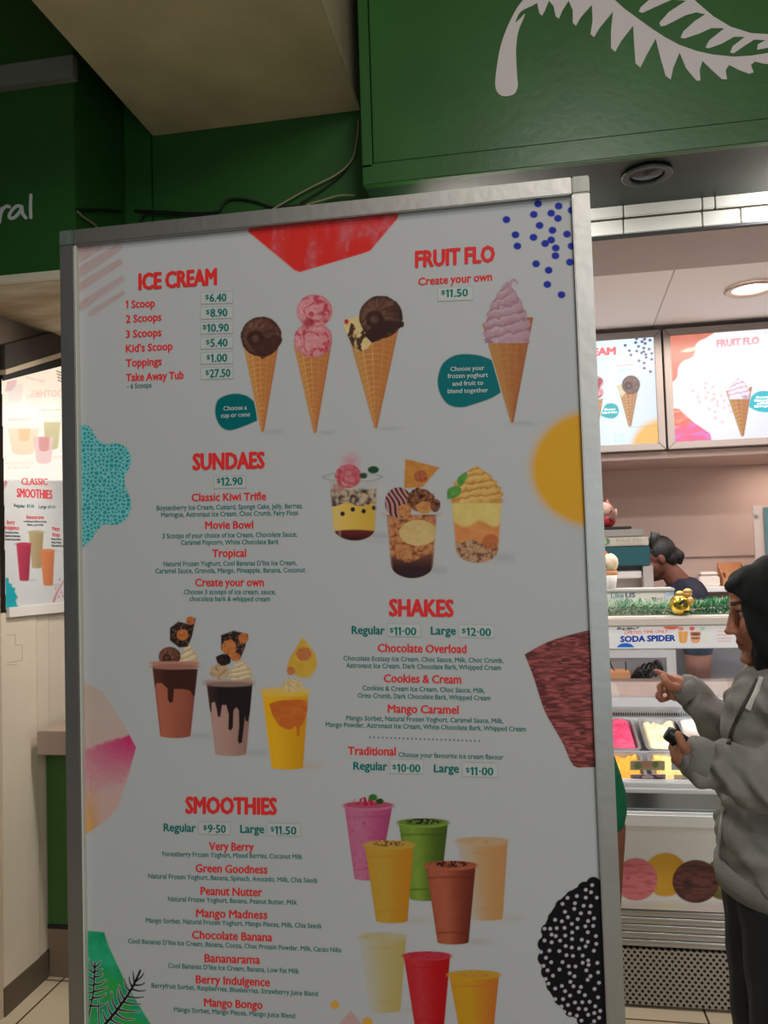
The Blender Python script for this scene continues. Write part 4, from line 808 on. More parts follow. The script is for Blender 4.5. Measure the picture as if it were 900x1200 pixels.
for t, x0, x1, y in (('Choose your', 886, 903, 467), ('frozen yoghurt', 884, 906, 470.6), ('and fruit to', 887, 904, 474), ('blend together', 884, 906, 477.4)): lit_txt('bubble_text', t, x0, y, x1, y-.8, 2.4, (245, 250, 250), b2)
# ================================================================ display case
CX0, CX1 = -.28, 1.75
dc = thing('display_case', (.75, 3.3, 0), 'white ice cream display case with glass front and perforated steel base', 'display case')
M_wp = mat('case_white', (226, 226, 226), .35); M_in = mat('case_inner_white', (172, 172, 174), .4); M_gp = mat('case_grey', (150, 152, 154), .4, .3)
def perf_mat():
    m = bpy.data.materials.new('perforated_steel'); m.use_nodes = True; nt = m.node_tree; b = nt.nodes['Principled BSDF']; N_ = nt.nodes.new; L = nt.links.new
    def ma(op, a, b_=None):
        n = N_('ShaderNodeMath'); n.operation = op
        for i, q in enumerate((a, b_)):
            if q is None: continue
            if isinstance(q, (int, float)): n.inputs[i].default_value = q
            else: L(q, n.inputs[i])
        return n.outputs[0]
    tc = N_('ShaderNodeTexCoord'); sx = N_('ShaderNodeSeparateXYZ'); L(tc.outputs['Object'], sx.inputs[0])
    row = ma('DIVIDE', sx.outputs[2], .0134); fl_ = ma('FLOOR', row); od = ma('MULTIPLY', ma('MODULO', ma('ADD', fl_, 100), 2), .5)
    u = ma('SUBTRACT', ma('FRACT', ma('ADD', ma('ADD', ma('DIVIDE', sx.outputs[0], .0212), od), 100)), .5); v = ma('SUBTRACT', ma('FRACT', ma('ADD', row, 100)), .5)
    d = ma('SQRT', ma('ADD', ma('POWER', ma('MULTIPLY', ma('ABSOLUTE', u), .0212), 2), ma('POWER', ma('MULTIPLY', ma('ABSOLUTE', v), .0134), 2)))
    h = ma('LESS_THAN', d, .0056); mx = N_('ShaderNodeMix'); mx.data_type = 'RGBA'; L(h, mx.inputs[0])
    mx.inputs[6].default_value = (*lin((176, 168, 156)), 1); mx.inputs[7].default_value = (.004, .004, .004, 1); L(mx.outputs[2], b.inputs['Base Color'])
    b.inputs['Roughness'].default_value = .45; b.inputs['Metallic'].default_value = .3
    return m
bx('perforated_panel', perf_mat(), CX0, CX1, 2.95, 2.965, .012, .205, dc)
bx('carcass', mat('case_dark', (70, 70, 72), .6), CX0, CX1, 2.967, 3.72, .0, .6, dc)
m = MB()
for k in range(5):
    z0 = .214+k*.0258; m.box(CX0, CX1, 2.952, 2.966, z0, z0+.024); m.tube([(CX0, 2.952, z0+.018), (CX1, 2.952, z0+.018)], .0065, 10)
m.build('ribbed_trim', mat('rib_steel', (176, 174, 170), .35, .6), dc)
bx('front_panel', mat('panel_white', (244, 244, 243), .35), CX0, CX1, 2.945, 2.966, .345, .632, dc, .001)
bx('bumper', mat('bumper_white', (236, 236, 234), .4), CX0, CX1, 2.915, 2.966, .637, .69, dc, .008)
bx('mirror_strip', mat('mirror_steel', (150, 154, 156), .16, .95), CX0, CX1, 2.945, 2.966, .692, .752, dc)
m = MB(); m.box(CX0, CX1, 2.925, 2.99, .755, .772).box(CX0, CX1, 2.935, 2.985, .772, .79); m.build('glass_rail', M_wp, dc, .003)
CF = lambda px, py: aY(np.asarray(px, float), np.asarray(py, float), 2.9446)
def CFc(px, py):
    v = CF(px, py); v[:, 2] = np.clip(v[:, 2], .346, .631); return v
c = Cv(640, 990, 905, 1072, .8, (150, 148, 144), .84); n1 = vnoise(c.X*.25+1.2*vnoise(c.X, c.Y, 9, 5), c.Y, 2.2, 4)
c.put(np.clip((c.Y-1055)/6, 0, 1)*.5, mixc((150, 130, 124), (152, 140, 92), np.clip((c.X-745)/30, 0, 1)*np.clip((815-c.X)/30, 0, 1)))
c.put(c.ell(780, 1025, 25.5, 25.5), mixc((178, 134, 36), (160, 112, 26), np.clip((c.X-770)/40+.4*(fbm(c.X, c.Y, 7, 3)-.5), 0, 1)))
c.put(c.ell(850, 1030, 26, 25), mixc((80, 78, 34), (60, 60, 26), n1)); c.put(c.ell(690, 1030, 26, 25), mixc((120, 60, 80), (90, 40, 60), n1))
c.put(c.ell(745.5, 1030.5, 25, 24.8), mixc((196, 106, 110), (132, 60, 68), np.clip((n1-.5)*2.2, 0, 1)))
c.put(c.ell(815.5, 1033, 27.5, 25.2), mixc((74, 40, 34), (34, 18, 16), np.clip(n1+.25*np.hypot((c.X-806)/20, (c.Y-1034)/20)-.4, 0, 1))); c.put(c.ell(806, 1037, 6, 8, 4)*.7, (26, 14, 14))
c.build('scoop_print', attrmat('panel_print', .5), dc, CFc)
# interior deck, tubs
dY0, dY1 = 2.995, 3.52; dz = lambda Y: .742+(Y-2.995)*.285
m = MB().hexa([(CX0, dY0, dz(dY0)-.12), (CX1, dY0, dz(dY0)-.12), (CX1, dY1, dz(dY1)-.12), (CX0, dY1, dz(dY1)-.12)], [(CX0, dY0, dz(dY0)-.1), (CX1, dY0, dz(dY0)-.1), (CX1, dY1, dz(dY1)-.1), (CX0, dY1, dz(dY1)-.1)]); m.build('deck', M_gp, dc)
m = MB()
for Y in (2.999, 3.253, 3.515): bx('tub_rail', M_in, CX0, CX1, Y-.005, Y+.005, dz(Y)-.1, dz(Y)+.004, dc, .002)
bx('side_wall', M_wp, CX0-.02, CX0, 2.95, 3.74, .7, 1.33, dc); bx('side_wall', M_wp, CX1, CX1+.02, 2.95, 3.74, .7, 1.33, dc)
g = MB().hexa([(CX0, 2.952, .792), (CX1, 2.952, .792), (CX1, 3.048, 1.244), (CX0, 3.048, 1.244)], [(CX0, 2.956, .792), (CX1, 2.956, .792), (CX1, 3.052, 1.244), (CX0, 3.052, 1.244)]); o = g.build('front_glass', glassmat(), dc); o['label'] = 'slanted clear front glass'
bx('top_shelf', mat('shelf_cream', (226, 214, 204), .35), CX0-.02, CX1+.02, 3.0, 3.76, 1.332, 1.368, dc, .006)
bx('header', M_wp, CX0, CX1, 3.045, 3.075, 1.246, 1.332, dc)
bx('rear_ledge', mat('rail_steel', (160, 160, 160), .3, .7), CX0, CX1, 3.525, 3.58, .84, .925, dc, .003)
m = MB()
for k in range(70): m.box(.15+k*.0095, .155+k*.0095, 3.521, 3.526, .9, .912)
m.build('vent_slots', M_black, dc)
bx('rear_ledge', M_in, CX0, CX1, 3.585, 3.62, .84, .965, dc, .003); bx('rear_ledge', mat('warm_rail', (178, 158, 148), .4), CX0, CX1, 3.63, 3.72, .84, 1.025, dc, .004)
# sliding rear panel with opening
xa, xb = P1(700, 785, 3.7)[0], P1(793, 785, 3.7)[0]; x_i = P1(781.5, 785, 3.7)[0]; z_t, z_b, z_i = P1(750, 762, 3.7)[2], P1(750, 806, 3.7)[2], P1(750, 771, 3.7)[2]
m = MB().box(-.1, x_i, 3.7, 3.715, z_i, z_t).box(x_i, xb, 3.7, 3.715, z_b-.04, z_t); m.build('sliding_door_frame', M_in, dc, .002)
bx('sliding_door_glass', glassmat('dim_glass', (.86, .88, .9)), xb, CX1, 3.706, 3.71, .95, 1.33, dc)
# tubs
M_tub = mat('tub_steel', (196, 196, 200), .3, .8)
def tub(xc, y0, y1, label, cols, seed, w=.158, fill=.0):
    yc = (y0+y1)/2; t = thing('ice_cream_tub', (xc, yc, dz(yc)-.1), label, 'ice cream tub', 'ice cream tubs in the case')
    def ring(ins, dh):
        P = []; x0, x1, a, b_ = xc-w/2+ins, xc+w/2-ins, y0+ins, y1-ins; r = .025-ins*.5
        for cx, cy, s in ((x1-r, b_-r, 0), (x0+r, b_-r, 90), (x0+r, a+r, 180), (x1-r, a+r, 270)):
            for k in range(6):
                an = math.radians(s+k*18); X = cx+r*math.cos(an); Y = cy+r*math.sin(an); P.append((X, Y, dz(Y)+dh))
        return P
    R_ = [ring(.016, -.095), ring(.004, -.004), ring(-.002, 0), ring(-.002, .004), ring(.008, .004), ring(.010, -.02), ring(.012, -.06)]
    m = MB(); n = len(R_[0]); V = [p for r in R_ for p in r]
    m.add(V, [(i*n+k, i*n+(k+1) % n, (i+1)*n+(k+1) % n, (i+1)*n+k) for i in range(len(R_)-1) for k in range(n)]+[tuple(range(n))[::-1]], 0, False); m.build('pan', M_tub, t)
    # ice cream
    nx, ny = 34, 44; V = []; u_ = np.linspace(-1, 1, nx); v_ = np.linspace(-1, 1, ny)
    U, Vv = np.meshgrid(u_, v_); X = xc+U*(w/2-.013); Y = yc+Vv*((y1-y0)/2-.013)
    edge_ = np.clip((1-np.maximum(np.abs(U), np.abs(Vv)))*8, 0, 1)
    hgt = -.03+fill+edge_*(.016+.026*fbm(X*1000, Y*1000, 40, seed)+.012*vnoise(X*1000, Y*1000+8*np.sin(X*160), 9, seed+3))
    Z = dz(1)*0+(.742+(Y-2.995)*.285)+hgt
    F = [(j*nx+i, j*nx+i+1, (j+1)*nx+i+1, (j+1)*nx+i) for j in range(ny-1) for i in range(nx-1)]
    MB().add(np.stack([X, Y, Z], 2).reshape(-1, 3).tolist(), F, 0, True).build('ice_cream', mat('ice_cream_%d' % seed, cols[0], .55, rgb2=cols[1], nscale=14, bump=.4, bscale=90), t, fix=False)
xc0 = P1(776, 855, 3.38)[0]; pit = .18
for k, (lab, cols) in enumerate((('tub of dark purple ice cream hidden behind the board edge', ((120, 60, 110), (90, 40, 90))), ('tub of bright pink ice cream in the back row by the board', ((236, 84, 124), (200, 50, 92))), ('tub of pale cream ice cream in the back row', ((250, 240, 206), (236, 222, 178))), ('tub of white ice cream in the back row beside the customer', ((250, 248, 244), (236, 232, 226))), ('tub of pale yellow ice cream behind the customer in the back row', ((240, 220, 150), (226, 200, 120))))):
    if k: tub(xc0+(k-2)*pit, 3.262, 3.506, lab, cols, 11+k)
xf0 = P1(789, 893, 3.12)[0]
for k, (lab, cols) in enumerate((('tub of orange mango ice cream in the front row by the board', ((250, 186, 60), (240, 150, 30))), ('tub of pale yellow custard ice cream in the front row', ((248, 216, 140), (238, 196, 100))), ('tub of cream and caramel ice cream in the front row behind the sleeve', ((244, 220, 168), (220, 180, 110))), ('tub of light brown ice cream in the front row hidden by the customer', ((200, 160, 120), (176, 130, 90))))):
    tub(xf0+(k-1)*pit, 3.008, 3.244, lab, cols, 31+k, fill=.0)
# flavour labels standing on the inside of the glass
M_lab = attrmat('flavour_label_print', .5)
def flav(name, label, x0, y0, x1, y1, paint, Y=2.985):
    t = MB(); P = aY(np.array([x0, x1, x1, x0], float), np.array([y1, y1, y0, y0], float), Y); t.hexa(list(P), [p+np.array([0, .002, 0]) for p in P])
    o = t.build(name, mat('label_back', (214, 196, 170), .5)); props(o, label, 'label', 'flavour labels behind the glass')
    c = Cv(x0, y0, x1, y1, .5, (235, 235, 235), .85); paint(c); c.A[:] = 1; c.build('label_print', M_lab, o, lambda px, py: aY(px, py, Y-.0006), full=True)
def pa(c): c.C[:] = lin((206, 190, 150)); c.put(c.ell(748, 897, 5, 4)*.8, (100, 150, 70)); c.put(c.ell(768, 896, 4, 4)*.8, (80, 140, 60)); c.put(c.ell(758, 895, 7, 5)*.8, (214, 150, 130))
flav('flavour_label', 'small olive flavour label with green leaves on the glass', 738.5, 891.5, 779, 902.5, pa)
def pb(c): c.C[:] = lin((170, 140, 150)); c.put(c.ell(760, 912, 11, 5), (110, 50, 100)); c.put(c.ell(759, 911, 7, 3), (214, 196, 206)); c.put(c.ell(773, 915, 6, 4), (56, 26, 60)); c.put(c.ell(744, 915, 4, 5)*.6, (130, 90, 90))
flav('flavour_label', 'small purple berry flavour label on the glass', 739, 907.5, 780, 918, pb)
def pc(c): c.C[:] = lin((206, 176, 110)); c.put(c.ell(802, 917, 6, 5), (40, 60, 110))
flav('flavour_label', 'small tan flavour label with blue spot on the glass', 790, 908, 822, 918, pc)
def pe(c): c.C[:] = lin((150, 160, 150)); c.put(c.ell(797, 898, 4, 5), (90, 120, 130))
flav('flavour_label', 'small grey green flavour label near the customer hand', 787, 891.5, 806, 902.5, pe)
# header banner
bt = lambda px, py: aY(np.asarray(px, float), np.asarray(py, float), 3.0405)
ban = thing('header_banner', (.75, 3.043, 1.247), 'white banner reading LIMITED TIME ONLY SODA SPIDER on the display case', 'banner')
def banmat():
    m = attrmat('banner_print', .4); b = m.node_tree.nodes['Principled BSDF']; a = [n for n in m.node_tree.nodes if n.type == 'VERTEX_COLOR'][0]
    m.node_tree.links.new(a.outputs[0], b.inputs['Emission Color']); b.inputs['Emission Strength'].default_value = .36; return m  # glow added to the print to make the banner look lit
bx('board', M_wp, CX0+.02, CX1-.02, 3.041, 3.0432, 1.248, 1.3305, ban)
c = Cv(640, 732, 905, 764, .6, (225, 218, 218), .84); zz = z(700, 725, 5.625)
for i in range(26):
    x, y = zz([(130+random.random()*140, 58+random.random()*26*(1-i/60))])[0]; c.put(c.ell(x, y, 1.1, .6), (50, 60, 80))
c.put(c.ell(786.5, 733.5, 9.5, 4.5), (236, 110, 90)); c.put(c.ell(733, 759.5, 10, 6)*(c.Y < 758.5), (20, 100, 190))
for cx, w_, colr, sc_ in ((800.5, 6, (236, 160, 84), 1), (815, 6.5, (226, 150, 110), 1)):
    m_, u, v = cupf(c, cx-w_, cx+w_, 740, cx-w_*.72, cx+w_*.72, 754); c.put(m_, mixc(colr, (250, 214, 170), np.clip(.4-np.abs(u), 0, .5)))
c.put(c.ell(815, 743, 6, 2), (120, 84, 76)); c.put(c.ell(815, 748, 5.6, 1.2), (130, 90, 80)); c.put(c.ell(798, 736.8, 3.4, 2.4), (226, 140, 120)); c.put(c.ell(811, 736.6, 3.4, 2.4), (230, 96, 100)); c.put(c.ell(823.5, 736.8, 3.4, 2.4)*.7, (150, 190, 160)); c.put(c.ell(828, 748, 4, 6)*.5, (222, 214, 190))
for k, y in enumerate((740, 744, 748, 751.5)): c.put(c.aa(np.abs(c.Y-y)-.5)*(c.X > 840)*(c.X < 858), (226, 150, 150))
def btc(px, py):
    v = bt(px, py); v[:, 2] = np.clip(v[:, 2], 1.2485, 1.330); return v
c.build('banner_print', banmat(), ban, btc, full=True)
bt2 = lambda px, py: aY(np.asarray(px, float), np.asarray(py, float), 3.0400)
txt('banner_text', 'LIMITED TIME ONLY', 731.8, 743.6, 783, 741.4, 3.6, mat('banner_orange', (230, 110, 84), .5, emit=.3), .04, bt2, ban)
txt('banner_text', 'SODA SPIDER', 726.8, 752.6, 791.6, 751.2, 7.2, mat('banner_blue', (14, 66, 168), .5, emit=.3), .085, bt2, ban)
# ---------------------------------------------------------------- things on and behind the case
SH = 1.368
sg = thing('counter_sign', (P1(735, 700, 3.18)[0], 3.2, SH), 'white counter sign reading Like US, standing behind the tinsel', 'sign')
sx0, sx1 = P1(690, 700, 3.18)[0], P1(790, 700, 3.18)[0]; sz = P1(750, 690, 3.18)[2]
bx('stand', mat('sign_card', (212, 206, 200), .5), sx0, sx1, 3.18, 3.27, SH, sz-.012, sg, .002); bx('lid', mat('sign_lid', (190, 186, 182), .4), sx0-.004, sx1+.004, 3.175, 3.275, sz-.011, sz, sg, .003)
SF = lambda px, py: aY(np.asarray(px, float), np.asarray(py, float), 3.179)
txt('sign_text', 'Like', 716, 701, 731, 700.2, 5, mat('sign_teal', (0, 140, 150), .5), .02, SF, sg); txt('sign_text', 'US', 733, 700.6, 744.6, 699.8, 5.4, mat('sign_navy', (54, 56, 110), .5), .04, SF, sg); txt('sign_text', 'TI', 763, 705, 769, 704.6, 4.6, M_black, .02, SF, sg); txt('sign_text', 'NI', 770.5, 704.6, 776, 704.4, 4, mat('sign_grey', (110, 110, 110), .5), .0, SF, sg)
c = Cv(778, 693, 790, 714, .6, (212, 206, 200), .6); c.put(np.clip(fbm(c.X, c.Y, 6, 3)*1.6-.4, 0, 1), (110, 150, 190)); c.build('sky_print', attrmat('panel_print', .5), sg, SF)
# cone model
cm = thing('cone_model', (P1(717, 694, 3.2)[0], 3.215, sz), 'model ice cream cone in white cup on the counter sign', 'ice cream cone'); x0 = P1(717, 694, 3.2)[0]; k_ = 3.2/920
MB().lathe((x0, 3.215, sz), [(0, 0), (5*k_, .0), (7.4*k_, 15.5*k_), (6.9*k_, 15.6*k_), (4.5*k_, 1*k_)], 24).build('cup', mat('cup_white', (232, 228, 222), .5), cm)
MB().lathe((x0, 3.215, sz), [(4*k_, 6*k_), (6.8*k_, 15*k_), (7.9*k_, 17*k_), (7.6*k_, 20.5*k_), (6.2*k_, 21*k_)], 24).build('wafer', mat('wafer', (206, 142, 96), .6), cm)
s = MB().ell((x0, 3.215, sz+29.5*k_), (8.8*k_, 8.6*k_, 10.5*k_), 28, 18)
for i, p in enumerate(s.v): 
    q_ = np.array(p); n_ = 1+.07*math.sin(q_[0]*420)*math.sin(q_[2]*380+q_[1]*300); d = q_-np.array((x0, 3.215, sz+29.5*k_)); s.v[i] = tuple(np.array((x0, 3.215, sz+29.5*k_))+d*n_)
s.build('scoop', mat('vanilla_scoop', (228, 206, 174), .6, noise=.15, nscale=40, bump=.4, bscale=60), cm)
MB().ell((x0-6.5*k_, 3.215-7.2*k_, sz+25.5*k_), (1.9*k_, 1.3*k_, 1.7*k_), 10, 8).build('dark_dot', M_black, cm)
# yoghurt machine
ym = thing('yoghurt_machine', (.35, 3.55, SH), 'teal and white frozen fruit machine lettered Fruit Flo behind the counter', 'machine')
Ym = 3.45; gx = lambda px: P1(px, 650, Ym)[0]; gz = lambda py: P1(740, py, Ym)[2]
bx('teal_panel', mat('machine_teal', (8, 70, 78), .4), gx(672), gx(762), Ym, 3.72, gz(663), gz(640), ym, .003)
bx('header_panel', mat('machine_white', (172, 166, 154), .5), gx(672), gx(761), Ym-.002, 3.72, gz(639.6), gz(629.4), ym, .003)
bx('top_tray', mat('tray_grey', (136, 128, 122), .5), gx(672), gx(756), Ym+.01, 3.72, gz(629), gz(620), ym, .004)
bx('body', mat('machine_grey', (158, 150, 146), .5), gx(672), gx(765), Ym+.09, 3.72, SH, gz(663.4), ym)
bx('side_column', mat('machine_grey', (158, 150, 146), .5), gx(753), gx(765), Ym+.005, Ym+.09, SH, gz(663.4), ym, .002)
bx('shelf_lip', mat('machine_light', (200, 194, 190), .4), gx(672), gx(752), Ym+.02, Ym+.088, gz(678), gz(669), ym, .003)
MB().lathe(((gx(746)), Ym+.05, SH), [(0, 0), (.022, 0), (.02, .05), (0, .055)], 18).build('dispenser_cup', mat('teal_cup', (70, 120, 126), .5), ym)
MM = lambda px, py: aY(np.asarray(px, float), np.asarray(py, float), Ym-.003)
txt('machine_text', 'Fruit Flo', 722.5, 635.8, 752, 635.2, 5, mat('tan_ink', (150, 132, 104), .5), .0, MM, ym); txt('machine_text', 'frozen fruit treats', 724, 638.4, 752, 638, 1.6, mat('tan_ink', (150, 132, 104), .5), .0, MM, ym)
c = Cv(702, 629.6, 720, 639.4, .5, (214, 208, 196), .6); c.C[:] = lin((172, 166, 154)); c.put(c.ell(708, 634.5, 7, 4.6)*np.clip(fbm(c.X, c.Y, 3, 2)*2-.4, 0, 1), (70, 110, 60)); c.build('leaf_print', attrmat('panel_print', .5), ym, MM)
MB().lathe((gx(709), Ym+.0005, gz(647)), [(0, 0), (.009, 0), (.009, .003), (0, .0035)], 20, ax=(0, -1, 0)).build('round_sticker', mat('salmon', (220, 90, 90), .5), ym)
lv = MB(); lv.tube([P1(764, 644, 3.5), P1(766, 634, 3.5), P1(768, 624, 3.5)], [.014, .018, .019], 12); lv.build('lever', M_black, ym)
# cat figurine
cf = thing('cat_figurine', (gx(712), 3.55, gz(619.5)), 'red and white cat figurine on top of the machine', 'figurine'); cxx, cz = gx(712), gz(619.5); q = 3.5/920
MB().box(gx(690), gx(744), 3.5, 3.62, cz-.0, cz+3*q).build('base', M_black, cf, .003)
MB().ell((cxx, 3.56, cz+11*q), (14*q, 10*q, 10*q), 22, 14).build('body', mat('cat_red', (150, 30, 36), .4), cf)
hd = MB().ell((cxx-1*q, 3.55, cz+23*q), (12.5*q, 9.5*q, 9*q), 22, 14); hd.build('head', mat('cat_white', (196, 170, 150), .5, rgb2=(120, 70, 56), nscale=30), cf)
for sx_ in (-8, 5): MB().lathe((cxx+sx_*q, 3.55, cz+29*q), [(3.4*q, 0), (.3*q, 6.5*q)], 10).build('ear', mat('cat_ear', (150, 60, 54), .5), cf)
MB().tube([(cxx+8*q, 3.53, cz+12*q), (cxx+12*q, 3.52, cz+18*q), (cxx+11*q, 3.52, cz+23*q)], [3*q, 3*q, 3.4*q], 10).build('paw', mat('cat_white', (216, 200, 190), .5), cf)
# tinsel and bell
tl = MB(); rng = random.Random(4); xA, xB = .12, 1.1
for i in range(12000):
    x = xA+(xB-xA)*rng.random(); a = rng.random()*6.283; L = .010+.022*rng.random(); c0 = np.array([x, 3.09+.012*math.cos(a), 1.389+.010*math.sin(a)+.006*math.sin(x*19)])
    d = np.array([rng.uniform(-.6, .6), math.cos(a), math.sin(a)]); d /= np.linalg.norm(d); e = c0+d*L; e[2] = max(e[2], SH+.002); n = np.cross(d, [rng.random(), rng.random(), rng.random()]); n = n/np.linalg.norm(n)*.0016
    tl.add([c0-n, c0+n, e+n*.4, e-n*.4], [(0, 1, 2, 3)], 0 if rng.random() < (.42 if x < .62 else .75) else 1)
tl.tube([(xA, 3.09, 1.397), ((xA+xB)/2, 3.09, 1.395), (xB, 3.09, 1.397)], .003, 8)
o = tl.build('tinsel_garland', [mat('tinsel_green', (60, 160, 110), .3, .3), mat('tinsel_silver', (236, 240, 226), .3, .0)], fix=False); props(o, 'green and silver tinsel garland along the top of the display case', 'garland', kind='stuff')
bl = thing('gold_bell', P1(797, 720, 3.04), 'gold jingle bell ornament hanging in the tinsel garland', 'bell'); bc = P1(797, 709, 3.045); q = 3.05/920
bc[2] = max(bc[2], SH+.0386); MB().ell(bc, (11.5*q, 11.5*q, 11.5*q), 28, 18).build('ball', mat('gold', (226, 196, 84), .22, .9), bl)
MB().tube([bc+np.array([-3*q, -11.3*q, 1*q]), bc+np.array([0, -11.2*q, 4*q]), bc+np.array([2.5*q, -10.4*q, 6*q])], 1.6*q, 8).build('slot', M_black, bl); MB().tube([bc+np.array([2*q, -9.6*q, -8*q]), bc+np.array([7*q, -7.8*q, -7*q])], 1*q, 8).build('slot', M_black, bl)
bow = MB()
for s_, a in ((-1, .4), (1, .2), (1, 1.2)): bow.ell(bc+np.array([4*q+s_*4*q, -2*q, (11+a*3)*q]), (5*q, 3*q, 3.4*q), 14, 10)
bow.ell(bc+np.array([10*q, -5*q, 4*q]), (4*q, 2.5*q, 5*q), 14, 10); bow.build('bow', mat('gold_ribbon', (222, 178, 108), .4, .4), bl)
# back shelf and goods
ws = bx('wall_shelf', M_white, P1(817, 690, 4.5)[0], 2.6, 4.5, 4.72, P1(830, 694, 4.5)[2], P1(830, 687.5, 4.5)[2], bevel=.003); zS = P1(830, 687.5, 4.5)[2]
props(ws, 'white shelf on the back wall behind the worker', 'shelf')
m = MB(); xa_, xb_ = P1(820.5, 680, 4.5)[0], P1(845, 680, 4.5)[0]
fb = thing('foam_container', ((xa_+xb_)/2, 4.55, zS), 'white foam container on the back shelf beside cardboard tray', 'container'); MB().box(xa_, xb_, 4.52, 4.62, zS, zS+.055).build('base', mat('foam', (236, 222, 212), .7), fb, .006); MB().box(xa_+.004, xb_-.004, 4.523, 4.617, zS+.057, zS+.078).build('lid', mat('foam', (236, 222, 212), .7), fb, .009)
xa_, xb_ = P1(848, 680, 4.5)[0], P1(878, 680, 4.5)[0]
M_card = mat('cardboard', (196, 140, 98), .8, noise=.06, nscale=10)
m = MB(); m.box(xa_, xb_, 4.51, 4.515, zS, zS+.045).box(xa_, xb_, 4.62, 4.625, zS, zS+.125).box(xa_, xb_, 4.51, 4.625, zS, zS+.004)
for x in (xa_, xb_-.004): m.hexa([(x, 4.515, zS), (x, 4.62, zS), (x, 4.62, zS+.125), (x, 4.515, zS+.05)], [(x+.004, 4.515, zS), (x+.004, 4.62, zS), (x+.004, 4.62, zS+.125), (x+.004, 4.515, zS+.05)])
m.box(xa_+.02, xb_-.03, 4.53, 4.61, zS+.004, zS+.07); props(m.build('cardboard_tray', M_card), 'open cardboard display tray on the back shelf', 'tray')
gp = thing('glass_screen', (P1(893, 640, 4.2)[0]+.1, 4.2, .95), 'frosted glass screen with teal sheet at right of back wall', 'screen')
bx('glass_sheet', mat('frosted_glass', (166, 150, 144), .25), P1(884.5, 640, 4.2)[0], 1.9, 4.2, 4.212, .95, P1(890, 592.5, 4.2)[2], gp, .002)
bx('teal_sheet', mat('teal_sheet', (70, 96, 100), .4), P1(896.5, 640, 4.19)[0], 1.8, 4.185, 4.19, P1(890, 650, 4.19)[2], P1(890, 595, 4.19)[2], gp)
cl = P1(886, 604, 4.19); bx('clip', M_steel, cl[0]-.008, cl[0]+.012, 4.19, 4.2, cl[2]-.006, cl[2]+.006, gp, .002)
# work bench seen through the case, with bin, box and cables
wb = thing('work_bench', (.8, 3.9, 0), 'white work bench behind the display case', 'bench')
bx('top', M_in, -.3, 2.2, 3.8, 4.02, .93, .96, wb, .003); bx('leg_panel', M_wp, -.28, -.24, 3.82, 4.0, 0, .93, wb); bx('leg_panel', M_wp, 2.1, 2.14, 3.82, 4.0, 0, .93, wb)
props(bx('bench_screen', mat('bench_grey', (128, 126, 128), .5), -.3, 2.2, 4.025, 4.04, 0, 1.24), 'plain grey panel standing behind the work bench', 'panel')
bb = P1(820, 800, 3.9); bk = thing('bin', (bb[0], 3.91, .96), 'brown bin with dark liner behind the case glass', 'bin'); MB().lathe((bb[0], 3.91, .961), [(0, 0), (.05, 0), (.062, .17), (.058, .17), (.047, .01)], 28).build('bucket', mat('bin_brown', (168, 116, 100), .6), bk)
MB().lathe((bb[0], 3.91, .961), [(.05, .13), (.063, .15), (.076, .2), (.06, .235), (.03, .24), (0, .225)], 16).build('liner', mat('liner', (84, 96, 112), .3, noise=.3, nscale=20, bump=.6), bk)
bb = P1(724, 797, 3.95); props(bx('cardboard_box', M_card, bb[0]-.05, bb[0]+.048, 3.86, 3.96, .9605, 1.03, bevel=.003), 'small brown cardboard box seen through the case opening', 'box')
cb = MB(); r0 = random.Random(2)
for k in range(7):
    c0 = P1(745+k*3.5, 796, 3.95); cb.tube([tuple(p) for p in [np.array([c0[0]+.03*math.cos(t*1.3+k), 3.91+.03*math.sin(t+k), 1.0+.05*k/7+.03*math.sin(t*2+k)]) for t in np.linspace(0, 5, 18)]], .006, 8)
props(cb.build('cable_bundle', M_black), 'black tangled cables seen through the case opening', 'cables')
cb = MB(); cb.tube([tuple(P1(a, b, 3.9)) for a, b in sp([(714, 772), (718, 783), (726, 791), (733, 788), (733, 775)], 5)], .003, 8); props(cb.build('hanging_cable', M_black), 'thin black cable loop hanging in the case opening', 'cable')
# plastic cup of spoons
pcx = P1(811, 858, 3.3); props(MB().lathe((pcx[0], 3.3, pcx[2]-.03), [(0, 0), (.028, 0), (.042, .07), (.039, .07), (.026, .004)], 26).build('plastic_cup', mat('clear_cup', (226, 214, 206), .2)), 'pale plastic cup on the white tub in the case', 'cup')
# ================================================================ left side: painted menu reflection and poster on the return wall
XL = -1.884
LX = lambda off: (lambda px, py: aX(np.asarray(px, float), np.asarray(py, float), XL+off))
def wallposter(name, label, cat, poly, matn, thick=.004):
    t = thing(name, LX(0)(np.array([40.]), np.array([poly[2][1]]))[0], label, cat)
    P = np.array(poly, float); m = MB(); m.prism(list(LX(-.0045)(P[:, 0], P[:, 1])), (.004, 0, 0)); m.build('board', M_wp, t); return t
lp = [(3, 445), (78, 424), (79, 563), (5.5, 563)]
w1 = wallposter('reflected_menu', 'bright menu reflection at the left edge, painted as glowing mirrored print', 'banner', lp, None)  # reflection of a menu in glass, painted as glowing mirrored print
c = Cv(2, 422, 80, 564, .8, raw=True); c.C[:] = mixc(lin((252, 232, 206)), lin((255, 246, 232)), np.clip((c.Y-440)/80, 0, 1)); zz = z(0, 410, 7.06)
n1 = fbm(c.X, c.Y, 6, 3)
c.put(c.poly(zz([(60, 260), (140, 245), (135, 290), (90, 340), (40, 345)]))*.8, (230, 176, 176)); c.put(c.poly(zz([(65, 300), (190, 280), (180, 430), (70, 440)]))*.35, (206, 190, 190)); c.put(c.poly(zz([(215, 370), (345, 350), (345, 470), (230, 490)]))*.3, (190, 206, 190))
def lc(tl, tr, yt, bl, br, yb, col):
    m_, u, v = cupf(c, tl, tr, yt, bl, br, yb); c.put(m_*.85, col)
